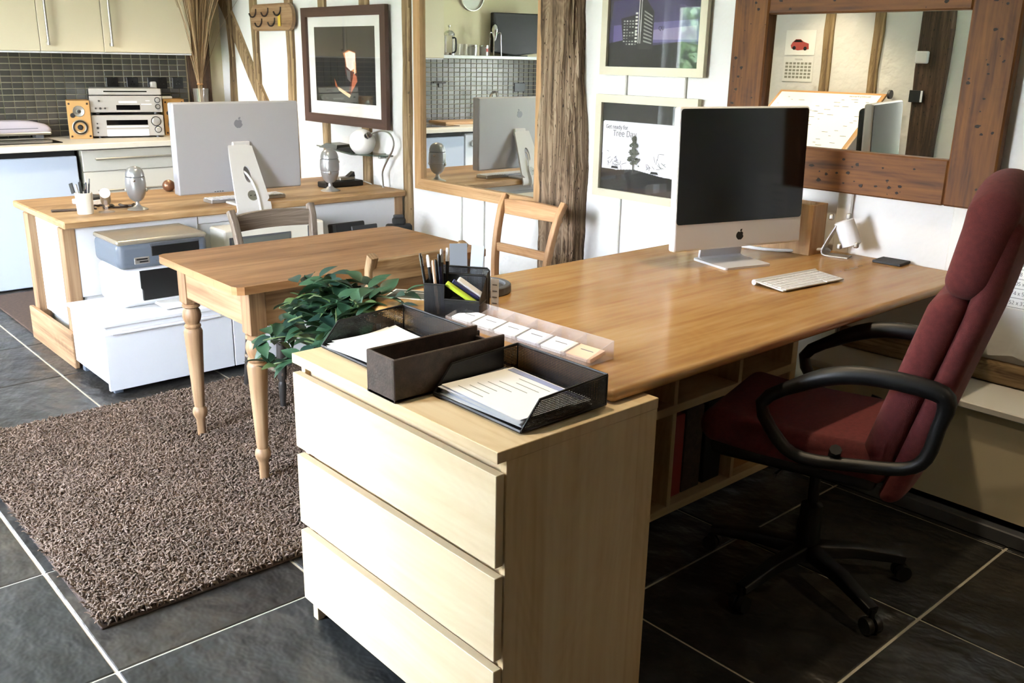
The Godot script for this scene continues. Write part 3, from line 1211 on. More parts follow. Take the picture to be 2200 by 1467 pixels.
	b.lathe([Vector2(0.0, 0.0), Vector2(0.055, 0.0), Vector2(0.057, 0.02), Vector2(0.05, 0.2), Vector2(0.056, 0.33), Vector2(0.053, 0.33), Vector2(0.047, 0.2), Vector2(0.053, 0.02), Vector2(0.0, 0.014)], 24)
	part(t, "vase", b, "glass")
	var r := RandomNumberGenerator.new()
	r.seed = 19
	var st := SurfaceTool.new()
	st.begin(Mesh.PRIMITIVE_TRIANGLES)
	for i in 1100:
		var a := r.randf() * TAU
		var spread := pow(r.randf(), 1.6)
		var root := V(cos(a) * 0.02 * r.randf(), 0.03 + r.randf() * 0.05, sin(a) * 0.02 * r.randf())
		var waist := V(cos(a) * 0.016 * spread, 0.34, sin(a) * 0.016 * spread)
		var tall := r.randf_range(0.75, 1.25)
		var lean := V(r.randfn() * 0.07 + 0.05, 0, r.randfn() * 0.075 + 0.02)
		if i % 9 == 0:
			lean *= 2.0
		var tip := waist + V(lean.x, tall, lean.z)
		var midp := waist + V(lean.x * 0.38, tall * 0.5, lean.z * 0.38)
		var c := Color(0.24, 0.15, 0.075).lerp(Color(0.52, 0.37, 0.21), r.randf()) * r.randf_range(0.7, 1.2)
		var pts := [root, waist, midp, tip]
		var wd := [0.0016, 0.0016, 0.0022, 0.0004]
		var side := V(sin(a * 3.0), 0, cos(a * 3.0))
		if i % 2 == 0:
			wd[2] = 0.0032
		for k in 3:
			var p0: Vector3 = pts[k]
			var p1: Vector3 = pts[k + 1]
			for tri in [[p0 - side * wd[k], p1 - side * wd[k + 1], p1 + side * wd[k + 1]], [p0 - side * wd[k], p1 + side * wd[k + 1], p0 + side * wd[k]]]:
				for q in tri:
					st.set_color(c)
					st.add_vertex(q)
	st.generate_normals()
	var g := part(t, "dried_grass", st.commit(), "straw")
	g.set_meta("kind", "stuff")
	b = nb(40.0)
	b.lathe([Vector2(0.018, -0.008), Vector2(0.024, 0.0), Vector2(0.018, 0.008)], 14, X(V(0, 0.36, 0)))
	part(t, "tie", b, "cork")
	# dark mat on the floor by the dishwasher
	b = nb()
	b.box(V(0, 0.006, 0), V(1.02, 0.012, 0.55), 0.004)
	one("floor_mat", "dark brown coir mat on the slate by the dishwasher", "mat", b, "mat_brown", V(-3.84, 0, -0.49))


func stereo_unit(called, label, y, h, w, kind):
	var t := thing(called, label, "stereo", V(-4.86, y, -1.375), PI / 2 - 0.27, "silver stereo stack")
	var f := 0.0 if kind == 0 else 0.012
	var b := nb()
	b.box(V(0, f + (h - f) / 2, -0.006), V(w - 0.03, h - f, 0.26), 0.002)
	part(t, "case", b, "silver")
	b = nb()
	b.box(V(0, f + (h - f) / 2, 0.130), V(w, h - f - 0.002, 0.014), 0.003)
	var p := part(t, "front_panel", b, "stereo_silver")
	if f > 0.0:
		for sx in [-0.19, 0.19]:
			for sz in [-0.1, 0.11]:
				b = nb(40.0)
				b.lathe([Vector2(0.0, 0.0), Vector2(0.014, 0.0), Vector2(0.013, f), Vector2(0.0, f)], 14, X(V(sx, 0, sz)))
				part(t, "foot", b, "grey_dark")
	var dark := []
	var pale := []
	var knobs := []
	var z := 0.1375
	if kind == 0:
		dark = [[0.0, 0.024, 0.28, 0.008]]
	elif kind == 1:
		dark = [[0.01, 0.045, 0.155, 0.034]]
		pale = [[0.01, 0.082, 0.12, 0.014], [0.13, 0.066, 0.07, 0.008], [0.14, 0.09, 0.03, 0.006]]
		knobs = [[0.205, 0.095, 0.015], [0.205, 0.05, 0.013], [-0.175, 0.09, 0.006], [-0.14, 0.04, 0.006], [-0.17, 0.04, 0.008], [-0.20, 0.04, 0.006]]
	else:
		dark = [[-0.005, 0.105, 0.27, 0.034]]
		pale = [[-0.005, 0.035, 0.275, 0.046], [-0.005, 0.076, 0.275, 0.010]]
		knobs = [[0.185, 0.112, 0.029], [0.195, 0.055, 0.019], [-0.2, 0.10, 0.005], [-0.2, 0.07, 0.008], [-0.2, 0.04, 0.005]]
	for q in dark:
		b = nb()
		b.box(V(q[0], q[1], z), V(q[2], q[3], 0.002), 0.0005)
		part(p, "display", b, "black_gloss")
	for q in pale:
		b = nb()
		b.box(V(q[0], q[1], z + 0.0012), V(q[2], q[3], 0.004), 0.001)
		part(p, "button_strip", b, "aluminium")
	for q in knobs:
		b = nb(40.0)
		b.lathe([Vector2(0.0, 0.0), Vector2(q[2], 0.0), Vector2(q[2] * 0.94, 0.012), Vector2(q[2] * 0.8, 0.014), Vector2(0.0, 0.013)], 22, X(V(q[0], q[1], z), V(PI / 2, 0, 0)))
		part(p, "knob", b, "silver" if q[2] > 0.01 else "charcoal")
		if q[2] > 0.012:
			b = nb(40.0)
			b.lathe([Vector2(q[2], 0.0), Vector2(q[2] + 0.004, 0.003), Vector2(q[2] + 0.005, 0.0)], 22, X(V(q[0], q[1], z), V(PI / 2, 0, 0)))
			part(p, "knob_ring", b, "charcoal")


# outline of an apple with a bite, one unit high, and its leaf
func apple_logo(parent, called, size: float, m, at: Vector3, rot := Vector3.ZERO):
	var body := PackedVector2Array()
	for i in 48:
		var a := TAU * i / 48.0
		var r := 0.40
		var p := Vector2(cos(a) * 0.41, sin(a) * r)
		# notch at the top and at the foot, narrower below
		p.y -= 0.10 * exp(-pow(p.x / 0.10, 2.0)) * (1.0 if p.y > 0 else -0.55)
		if p.y < 0:
			p.x *= 1.0 - 0.30 * pow(absf(p.y) / 0.40, 2.0)
		body.append(p + Vector2(0, -0.10))
	var bite := PackedVector2Array(circle(0.185, 24, 0.50, 0.0))
	var cut := Geometry2D.clip_polygons(body, bite)
	var b := nb()
	for c in cut:
		if c.size() > 8:
			b.prism(c, 0.0, 0.02, X(Vector3.ZERO, Vector3.ZERO, Vector3.ONE * size))
	var leaf := []
	for i in 9:
		var t := i / 8.0
		leaf.append(Vector2(0.02 + 0.20 * t - 0.07 * sin(t * PI), 0.27 + 0.22 * t + 0.06 * sin(t * PI)))
	for i in range(7, 0, -1):
		var t := i / 8.0
		leaf.append(Vector2(0.02 + 0.20 * t + 0.07 * sin(t * PI), 0.27 + 0.22 * t - 0.06 * sin(t * PI)))
	b.prism(leaf, 0.0, 0.02, X(Vector3.ZERO, Vector3.ZERO, Vector3.ONE * size))
	return part(parent, called, b, m, at, rot)


# boundary of a convex outline seen from a point, n rays
func rays(poly: Array, c: Vector2, n: int) -> Array:
	var o := []
	for i in n:
		var d := Vector2.from_angle(TAU * i / n)
		var hit := c
		for k in poly.size():
			var q = Geometry2D.segment_intersects_segment(c, c + d * 9.0, poly[k], poly[(k + 1) % poly.size()])
			if q != null:
				hit = q
		o.append(hit)
	return o


func egg_speaker(label, at, turn, s, second):
	var t := thing("egg_speaker", label, "speaker", at, turn, "silver egg speakers")
	t.scale = Vector3.ONE * s
	var b := nb(40.0)
	b.lathe([Vector2(0, 0), Vector2(0.050, 0.0), Vector2(0.051, 0.003), Vector2(0.044, 0.007), Vector2(0.024, 0.014), Vector2(0.012, 0.025), Vector2(0.010, 0.04), Vector2(0.016, 0.05), Vector2(0, 0.05)], 28)
	part(t, "foot", b, "silver")
	b = nb(40.0)
	var pr := [Vector2(0, 0.042), Vector2(0.018, 0.044), Vector2(0.034, 0.058), Vector2(0.044, 0.08), Vector2(0.0475, 0.10), Vector2(0.046, 0.104) if second else Vector2(0.048, 0.104), Vector2(0.0495, 0.108), Vector2(0.0505, 0.13), Vector2(0.049, 0.158), Vector2(0.047, 0.166)]
	b.lathe(pr, 28)
	b.lathe([Vector2(0.047, 0.166), Vector2(0.043, 0.168), Vector2(0.0, 0.168)], 28)
	part(t, "body", b, "silver_paint")
	b = nb(40.0)
	b.lathe([Vector2(0, 0.168), Vector2(0.043, 0.168), Vector2(0.047, 0.172), Vector2(0.0455, 0.185), Vector2(0.039, 0.202), Vector2(0.027, 0.214), Vector2(0.012, 0.220), Vector2(0, 0.221)], 28)
	part(t, "cap", b, "silver_paint")
	b = nb(40.0)
	b.ball(V(0, 0.152, 0.048), V(0.008, 0.007, 0.006), 12, 8)
	part(t, "button", b, "chrome")
	b = nb(40.0)
	b.ball(V(-0.049, 0.10, 0), V(0.007, 0.010, 0.010), 12, 8)
	b.ball(V(0.049, 0.10, 0), V(0.007, 0.010, 0.010), 12, 8)
	part(t, "side_caps", b, "silver")


func pen(parent, called, m, base: Vector3, tip: Vector3, r, cap := ""):
	var b := nb(40.0)
	b.tube([base, base.lerp(tip, 0.95), tip], [r, r, r * 0.6], 8)
	var o := part(parent, called, b, m)
	if cap:
		b = nb(40.0)
		b.tube([base.lerp(tip, 0.80), base.lerp(tip, 0.97), tip + (tip - base).normalized() * 0.002], [r * 1.12, r * 1.12, r * 0.7], 8)
		part(o, "cap", b, cap)
	return o


func island():
	var b: B
	# ---- the pine topped island desk
	var t := thing("island_desk", "white panelled desk with thick pine top and wooden corner posts", "desk", V(-3.03, 0, -1.22))
	b = nb(0.0, 2)
	b.box(V(0, 0.707, 0.005), V(0.86, 0.036, 1.97), 0.006)
	part(t, "top", b, "pine_top")
	b = nb(0.0, 1)
	b.box(Vector3.ZERO, V(0.075, 0.689, 0.06), 0.003)
	var pm := b.mesh()
	for q in [[-0.205, 0.963], [0.363, 0.963], [-0.205, -0.945], [0.363, -0.945]]:
		part(t, "corner_post", pm, "pine_pale", V(q[0], 0.3445, q[1]))
	b = nb()
	b.box(V(0.08, 0.43, 0.945), V(0.50, 0.51, 0.02))
	part(t, "end_panel", b, "white_matt")
	b = nb(0.0, 0)
	b.box(V(0.08, 0.09, 1.005), V(0.70, 0.18, 0.024), 0.004)
	part(t, "baseboard", b, "pine_pale")
	b = nb()
	b.span(-0.24, 0.38, 0.0, 0.689, -0.975, 0.92)
	part(t, "body", b, "white_matt")
	for q in [[0.345, 0.69, 0.325, 0.935], [0.345, 0.69, -0.975, -0.335]]:
		b = nb()
		b.span(0.38, 0.396, q[0], q[1], q[2], q[3], 0.002)
		part(t, "front_panel", b, "unit_white")
	b = nb()
	b.span(0.372, 0.388, 0.642, 0.684, -0.33, 0.32, 0.002)
	part(t, "shallow_drawer", b, "unit_white")
	# ---- low drawer unit in front
	t = thing("drawer_unit", "low glossy white drawer unit on grey feet beside the rug", "drawer unit", V(-2.355, 0, -1.2))
	b = nb()
	b.span(-0.235, 0.25, 0.05, 0.325, -0.98, 0.99)
	part(t, "body", b, "unit_white")
	b = nb()
	b.span(-0.235, 0.262, 0.325, 0.343, -0.985, 1.005, 0.003)
	part(t, "top", b, "unit_white")
	for q in [[0.405, 1.003], [-0.20, 0.400], [-0.98, -0.205]]:
		b = nb()
		b.span(0.25, 0.268, 0.03, 0.295, q[0], q[1], 0.002)
		var d := part(t, "drawer", b, "unit_white")
		b = nb()
		b.span(0.255, 0.283, 0.293, 0.302, q[0] + 0.06, q[1] - 0.03, 0.002)
		part(d, "pull", b, "unit_white")
	for q in [[0.20, 0.95], [-0.2, 0.95], [0.20, -0.95], [-0.2, -0.95]]:
		b = nb()
		b.box(V(q[0], 0.025, q[1]), V(0.04, 0.05, 0.04), 0.002)
		part(t, "foot", b, "grey_plastic")
	# ---- printer
	t = thing("printer", "grey and white inkjet printer with metallic lid on the white drawer unit", "printer", V(-2.432, 0.343, -0.568), PI / 2)
	t.scale.z = 0.92
	b = nb(40.0)
	b.soft(V(0, 0.095, -0.015), V(0.42, 0.19, 0.32), 0.03)
	part(t, "base", b, "white")
	b = nb()
	b.box(V(0.04, 0.10, 0.145), V(0.30, 0.145, 0.012), 0.004)
	b.prism([Vector2(-0.115, 0.172), Vector2(-0.115, 0.09), Vector2(-0.10, 0.066), Vector2(-0.05, 0.06), Vector2(-0.02, 0.035), Vector2(0.19, 0.035), Vector2(0.19, 0.172)], 0.13, 0.1525)
	part(t, "paper_bay", b, "black")
	b = nb(40.0)
	b.soft(V(0, 0.252, 0), V(0.435, 0.128, 0.355), 0.035, Transform3D.IDENTITY, 5, 2)
	part(t, "scanner_body", b, "grey_plastic")
	b = nb(40.0)
	b.soft(V(0, 0.316, 0), V(0.432, 0.024, 0.352), 0.0118, Transform3D.IDENTITY, 4, 2)
	part(t, "lid", b, "printer_lid")
	b = nb()
	b.box(V(0.055, 0.272, 0.168), V(0.235, 0.062, 0.024), 0.004)
	part(t, "output_slot", b, "black")
	b = nb()
	b.box(V(0.055, 0.297, 0.181), V(0.235, 0.016, 0.006), 0.002)
	part(t, "slot_edge", b, "grey_dark")
	b = nb()
	b.prism(rrect(0.21, 0.14, 0.03, 4), 0.0, 0.010, X(V(0.06, 0.218, 0.225), V(-PI / 2 - 0.12, 0, 0)))
	part(t, "output_tray", b, "grey_dark")
	b = nb()
	b.box(V(-0.108, 0.228, 0.176), V(0.072, 0.032, 0.006), 0.002)
	var cs := part(t, "card_slots", b, "silver")
	for q in [[-0.108, 0.234, 0.052], [-0.100, 0.222, 0.04]]:
		b = nb()
		b.box(V(q[0], q[1], 0.1785), V(q[2], 0.006, 0.003))
		part(cs, "slot", b, "black")
	b = nb()
	for i in 5:
		b.box(V(0.07 + i * 0.001, 0.006 + i * 0.0022, 0.16 - i * 0.001), V(0.25, 0.0018, 0.15))
	one("printer_paper", "thin stack of white paper under the printer on white unit", "paper", b, "paper", V(-2.40, 0.343, -0.568), PI / 2)
	b = nb()
	b.box(V(0, 0.003, 0), V(0.21, 0.006, 0.15))
	one("paper_pad", "white pad of paper on the drawer unit beside the printer", "paper", b, "paper_blue", V(-2.24, 0.343, -0.93), 0.3)
	# ---- boxy white unit with grey window
	t = thing("white_terminal", "boxy white unit with grey screen between printer and wooden chair", "terminal", V(-2.50, 0.343, -1.225), PI / 2)
	b = nb()
	b.box(V(0, 0.147, 0), V(0.58, 0.292, 0.18), 0.008)
	part(t, "case", b, "off_white")
	b = nb()
	b.box(V(-0.09, 0.15, 0.0905), V(0.35, 0.21, 0.006), 0.002)
	part(t, "screen_frame", b, "grey_dark")
	b = nb()
	b.box(V(-0.09, 0.15, 0.0935), V(0.33, 0.19, 0.003), 0.001)
	part(t, "screen", b, "grey_screen")
	b = nb()
	b.box(V(0.19, 0.15, 0.091), V(0.006, 0.25, 0.004))
	part(t, "seam", b, "grey_dark")
	# ---- camera and black folders on the unit
	t = thing("film_camera", "black camera with lens on the drawer unit by the white wall", "camera", V(-2.33, 0.343, -1.955), 1.1)
	b = nb(40.0)
	b.soft(V(0, 0.19, 0), V(0.15, 0.10, 0.06), 0.016)
	b.soft(V(0, 0.255, 0), V(0.075, 0.045, 0.055), 0.016)
	part(t, "body", b, "black_soft")
	b = nb(40.0)
	b.lathe([Vector2(0, 0), Vector2(0.034, 0.0), Vector2(0.036, 0.05), Vector2(0.032, 0.062), Vector2(0.027, 0.058), Vector2(0.0, 0.05)], 24, X(V(0.0, 0.19, 0.03), V(PI / 2, 0, 0)))
	part(t, "lens", b, "black")
	b = nb(40.0)
	b.soft(V(0, 0.07, 0), V(0.16, 0.14, 0.1), 0.01)
	part(t, "case", b, "black_soft")
	b = nb(40.0)
	b.soft(V(0, 0.282, -0.005), V(0.06, 0.018, 0.04), 0.008)
	part(t, "flash_shoe", b, "charcoal")
	t = thing("black_folder", "black folder leaning on the white panel behind the table", "folder", V(-2.44, 0.343, -1.70), PI / 2)
	b = nb()
	b.box(V(0, 0.128, 0), V(0.23, 0.256, 0.03), 0.006, X(Vector3.ZERO, V(-0.18, 0, 0)))
	part(t, "cover", b, "black_soft")
	b = nb()
	b.box(V(-0.09, 0.14, 0.017), V(0.02, 0.22, 0.003), 0.001, X(Vector3.ZERO, V(-0.18, 0, 0)))
	part(t, "band", b, "charcoal")
	t = thing("black_tablet", "slim black tablet propped against the black folder", "tablet", V(-2.345, 0.343, -1.755), PI / 2)
	b = nb()
	b.box(V(0, 0.125, 0), V(0.17, 0.25, 0.012), 0.004, X(Vector3.ZERO, V(-0.16, 0, 0)))
	part(t, "case", b, "charcoal")
	b = nb()
	b.box(V(0, 0.13, 0.0065), V(0.14, 0.2, 0.001), 0.0, X(Vector3.ZERO, V(-0.16, 0, 0)))
	part(t, "glass", b, "black_gloss")
	# ---- the big monitor, back towards the room
	t = thing("monitor", "large silver monitor seen from behind on the pine desk", "monitor", V(-2.60, ISL_Y, -1.205), PI / 2)
	b = nb(40.0)
	b.soft(V(0, 0.295, -0.155), V(0.714, 0.472, 0.062), 0.010, Transform3D.IDENTITY, 3, 1)
	part(t, "housing", b, "monitor_back")
	b = nb()
	b.box(V(0, 0.295, -0.189), V(0.67, 0.42, 0.004))
	part(t, "screen", b, "black_gloss")
	apple_logo(t, "logo", 0.060, "logo_grey", V(-0.003, 0.423, -0.1243))
	b = nb()
	for i in 4:
		b.box(V(-0.16 + i * 0.014, 0.068, -0.1235), V(0.009, 0.004, 0.002))
	part(t, "ports", b, "grey_dark")
	# stand: leg with an oval hole, bent into a flat foot
	var top := V(0.0, 0.306, -0.112)
	var bot := V(-0.012, 0.006, 0.014)
	var len := (top - bot).length()
	var tilt := atan2(bot.z - top.z, top.y - bot.y)
	var outline := [Vector2(-0.098, 0.0), Vector2(0.098, 0.0), Vector2(0.067, len), Vector2(-0.067, len)]
	var hc := Vector2(0.004, len * 0.50)
	var hole := []
	for i in 32:
		var d := Vector2.from_angle(TAU * i / 32)
		hole.append(hc + Vector2(d.x * 0.020, signf(d.y) * pow(absf(d.y), 0.8) * 0.046))
	b = nb()
	var tf := Transform3D(Basis.from_euler(V(-tilt, 0, 0)), bot)
	b.frame(rays(outline, hc, 32), hole, -0.006, 0.006, tf)
	part(t, "stand_leg", b, "aluminium")
	b = nb(40.0)
	b.bar(curve([bot + V(0, 0.004, -0.002), bot + V(0, -0.018, 0.007), bot + V(0, -0.032, 0.007), bot + V(0, -0.040, 0.001)], 10), Vector3.RIGHT, 0.198, 0.012)
	b.box(V(-0.008, 0.006, -0.06), V(0.19, 0.012, 0.14), 0.003)
	part(t, "stand_foot", b, "aluminium")
	b = nb(40.0)
	b.lathe([Vector2(0, 0.001), Vector2(0.028, 0.001), Vector2(0.029, -0.001)], 28, tf * X(V(0.004, len * 0.14, 0.007), V(PI / 2, 0, 0)))
	var rg := part(t, "cable_ring", b, "steel")
	b = nb()
	for s in [-1, 1]:
		b.box(V(0.004 + s * 0.012, len * 0.14, 0.0085), V(0.008, 0.004, 0.002), 0.0, tf)
	part(rg, "ring_slots", b, "black")
	b = nb(40.0)
	b.tube(curve([tf * V(-0.004, len * 0.56, -0.012), tf * V(0.0, len * 0.50, 0.006), tf * V(0.014, len * 0.36, 0.016), tf * V(0.028, len * 0.16, 0.013), tf * V(0.028, -0.02, 0.012), V(0.022, -0.05, 0.03)], 20), 0.006, 8)
	part(t, "cable", b, "white")
	b = nb()
	b.box(V(0.0, 0.30, -0.118), V(0.10, 0.05, 0.02), 0.004)
	part(t, "hinge", b, "aluminium")
	# ---- keyboard in front of its foot
	t = thing("keyboard", "long thin silver keyboard under the big silver monitor", "keyboard", V(-2.80, ISL_Y, -1.25), PI / 2)
	b = nb()
	b.box(V(0, 0.009, 0), V(0.44, 0.018, 0.11), 0.003)
	part(t, "case", b, "silver")
	b = nb()
	for r in 5:
		for c in 20:
			b.box(V(-0.206 + c * 0.0217, 0.020, -0.042 + r * 0.021), V(0.018, 0.005, 0.017), 0.001)
	var ks := part(t, "keys", b, "white")
	ks.set_meta("kind", "stuff")
	# ---- egg speakers
	egg_speaker("silver egg shaped speaker beside the white pen pot", V(-2.785, ISL_Y, -0.650), 1.1, 1.0, false)
	egg_speaker("silver egg shaped speaker under the glass shelf", V(-2.835, ISL_Y, -1.815), 2.6, 1.13, true)
	# ---- pen pot
	t = thing("pen_pot", "white ceramic pot of pens on the end of the pine desk", "pen pot", V(-2.803, ISL_Y, -0.398))
	b = nb(40.0)
	b.lathe([Vector2(0, 0), Vector2(0.036, 0.0), Vector2(0.038, 0.003), Vector2(0.041, 0.103), Vector2(0.039, 0.105), Vector2(0.037, 0.103), Vector2(0.034, 0.006), Vector2(0, 0.006)], 32)
	part(t, "pot", b, "ceramic")
	var pr := RandomNumberGenerator.new()
	pr.seed = 3
	var pm2 := ["black", "charcoal", "white", "silver", "black", "navy", "silver", "charcoal"]
	for i in 8:
		var a := TAU * i / 8.0
		var p = pen(self, "pot_pen", pm2[i], V(cos(a) * 0.012, 0.008, sin(a) * 0.012), V(cos(a) * 0.034, pr.randf_range(0.135, 0.17), sin(a) * 0.034), 0.0042, "chrome" if i % 3 == 0 else "")
		p.name = numbered("pen")
		p.position = V(-2.803, ISL_Y, -0.398)
		tag(p, "%s pen standing in the white ceramic pot" % ["chrome capped black", "charcoal grey", "white", "chrome capped silver", "plain black", "navy blue", "chrome capped brushed silver", "dark charcoal"][i], "pen", "pens in the ceramic pot")
	b = nb()
	b.box(V(-0.028, 0.135, 0.0), V(0.026, 0.05, 0.006), 0.001, X(Vector3.ZERO, V(0, 0.3, 0.3)))
	one("black_card", "small black card sticking up in the white pen pot", "card", b, "black", V(-2.803, ISL_Y, -0.385))
	# ---- webcam
	t = thing("webcam", "grey cylindrical webcam with white face on a clear stand", "webcam", V(-2.785, ISL_Y, -0.494), 0.5)
	t.scale = Vector3.ONE * 1.3
	b = nb(40.0)
	b.lathe([Vector2(0, 0), Vector2(0.030, 0), Vector2(0.030, 0.003), Vector2(0.010, 0.006), Vector2(0.006, 0.010), Vector2(0.006, 0.05), Vector2(0, 0.05)], 24)
	part(t, "stand", b, "acrylic")
	var wt := X(V(0, 0.066, 0), V(-0.45, 0.75, 0)) * X(Vector3.ZERO, V(PI / 2, 0, 0))
	b = nb(40.0)
	b.lathe([Vector2(0, -0.075), Vector2(0.017, -0.073), Vector2(0.019, -0.068), Vector2(0.019, 0.020), Vector2(0.0, 0.020)], 24, wt)
	part(t, "barrel", b, "steel")
	b = nb(40.0)
	b.lathe([Vector2(0.019, 0.020), Vector2(0.0195, 0.027), Vector2(0.012, 0.029), Vector2(0.006, 0.026), Vector2(0, 0.026)], 24, wt)
	part(t, "face", b, "white")
	# ---- odds and ends
	t = thing("notebook_stack", "dark notebook on a white box behind the pen pot", "notebook", V(-3.13, ISL_Y, -0.53), 0.4)
	b = nb()
	b.box(V(0, 0.012, 0), V(0.14, 0.024, 0.12), 0.002)
	part(t, "white_box", b, "paper")
	b = nb()
	b.box(V(-0.005, 0.031, -0.01), V(0.13, 0.014, 0.10), 0.002)
	part(t, "notebook", b, "charcoal")
	b = nb()
	b.box(V(0, 0.005, 0), V(0.13, 0.010, 0.035), 0.003)
	one("remote_control", "flat dark green remote lying beside the pen pot", "remote", b, "terracotta", V(-2.93, ISL_Y, -0.34), 1.35)
	b = nb(40.0)
	var cp := []
	for i in 40:
		var a := i * 0.55
		cp.append(V(-0.02 + 0.05 * cos(a) + i * 0.002, 0.006 + 0.006 * (i % 5) / 4.0, 0.08 - i * 0.0052 + 0.02 * sin(a * 1.3)))
	b.tube(curve(cp, 120), 0.0055, 6)
	one("coiled_cable", "heap of dark cable coiled behind the egg speaker", "cable", b, "iron", V(-2.92, ISL_Y, -0.56))
	b = nb(40.0)
	b.ball(V(0, 0.034, 0), V(0.036, 0.034, 0.036), 20, 12)
	one("copper_paperweight", "round copper paperweight half hidden by the monitor edge", "paperweight", b, "copper", V(-3.33, ISL_Y, -1.035))
	t = thing("card_dock", "black dock with a small grey device beside the egg speaker", "dock", V(-2.98, ISL_Y, -1.965), PI / 2)
	b = nb()
	b.box(V(0.01, 0.017, 0), V(0.27, 0.034, 0.10), 0.005)
	part(t, "base", b, "black")
	b = nb()
	b.box(V(0.05, 0.044, -0.01), V(0.11, 0.02, 0.06), 0.004)
	part(t, "device", b, "steel")
	b = nb()
	b.prism([Vector2(0.0, 0.0), Vector2(0.05, 0.0), Vector2(0.045, 0.03)], -0.02, 0.02, X(V(0.06, 0.054, -0.01)))
	part(t, "clip", b, "black")
	b = nb(40.0)
	b.tube(curve([V(0.14, 0.02, 0.0), V(0.17, 0.02, 0.01), V(0.19, 0.012, 0.03), V(0.20, 0.004, 0.06)], 12), 0.0035, 6)
	part(t, "cable", b, "white")
	# ---- gooseneck lamp
	t = thing("gooseneck_lamp", "thin steel gooseneck lamp with white ball shade by the wall", "lamp", V(-2.785, ISL_Y, -2.16))
	b = nb(40.0)
	b.lathe([Vector2(0, 0), Vector2(0.012, 0), Vector2(0.010, 0.006), Vector2(0, 0.007)], 16)
	part(t, "base", b, "steel")
	b = nb(40.0)
	b.tube(curve([V(0, 0, 0), V(-0.006, 0.055, 0), V(-0.004, 0.098, 0), V(0.045, 0.165, 0), V(0.105, 0.232, 0), V(0.120, 0.281, 0), V(0.092, 0.323, 0), V(0.035, 0.342, 0), V(-0.018, 0.340, 0.01), V(-0.075, 0.322, 0.03)], 40), 0.0055, 8)
	part(t, "neck", b, "steel")
	b = nb(40.0)
	b.lathe([Vector2(0, 0), Vector2(0.018, 0.0), Vector2(0.02, 0.01), Vector2(0.018, 0.03), Vector2(0, 0.032)], 18, X(V(-0.088, 0.315, 0.035), V(0.0, 0, 2.2)))
	part(t, "socket", b, "chrome")
	b = nb(40.0)
	b.lathe([Vector2(0.02, 0.0), Vector2(0.05, 0.014), Vector2(0.075, 0.045), Vector2(0.082, 0.08), Vector2(0.072, 0.115), Vector2(0.05, 0.145), Vector2(0.047, 0.143), Vector2(0.069, 0.114), Vector2(0.078, 0.08), Vector2(0.07, 0.047), Vector2(0.018, 0.004)], 28, X(V(-0.098, 0.306, 0.045), V(0.15, 0, 2.15)))
	part(t, "shade", b, "opal")
	# ---- glass wall shelf and what lies on it
	t = thing("glass_shelf", "small green glass wall shelf above the egg speaker", "shelf", V(-3.17, 0.912, WB + 0.025))
	b = nb()
	b.prism([Vector2(-0.43, 0.0), Vector2(-0.43, -0.04), Vector2(0.21, -0.17), Vector2(0.42, -0.05), Vector2(0.42, 0.0)], 0.0, 0.008, X(Vector3.ZERO, V(-PI / 2, 0, 0)))
	part(t, "glass", b, "shelf_glass")
	for x in [-0.3, 0.3]:
		b = nb(40.0)
		b.box(V(x, -0.006, 0.0), V(0.02, 0.03, 0.05), 0.003)
		part(t, "bracket", b, "steel")
	b = nb()
	b.prism([Vector2(-0.10, 0), Vector2(0.09, 0), Vector2(0.10, 0.028), Vector2(-0.02, 0.034)], -0.055, 0.055)
	one("grey_case", "grey wedge shaped case on the glass shelf", "case", b, "grey_screen", V(-3.33, 0.921, WB + 0.085), 0.1)
	b = nb()
	b.prism([Vector2(-0.11, 0), Vector2(0.11, 0), Vector2(0.09, 0.03), Vector2(-0.05, 0.018)], -0.05, 0.05)
	one("black_case", "black wedge shaped case on the glass shelf by the lamp", "case", b, "black_soft", V(-3.12, 0.921, WB + 0.09), -0.05)


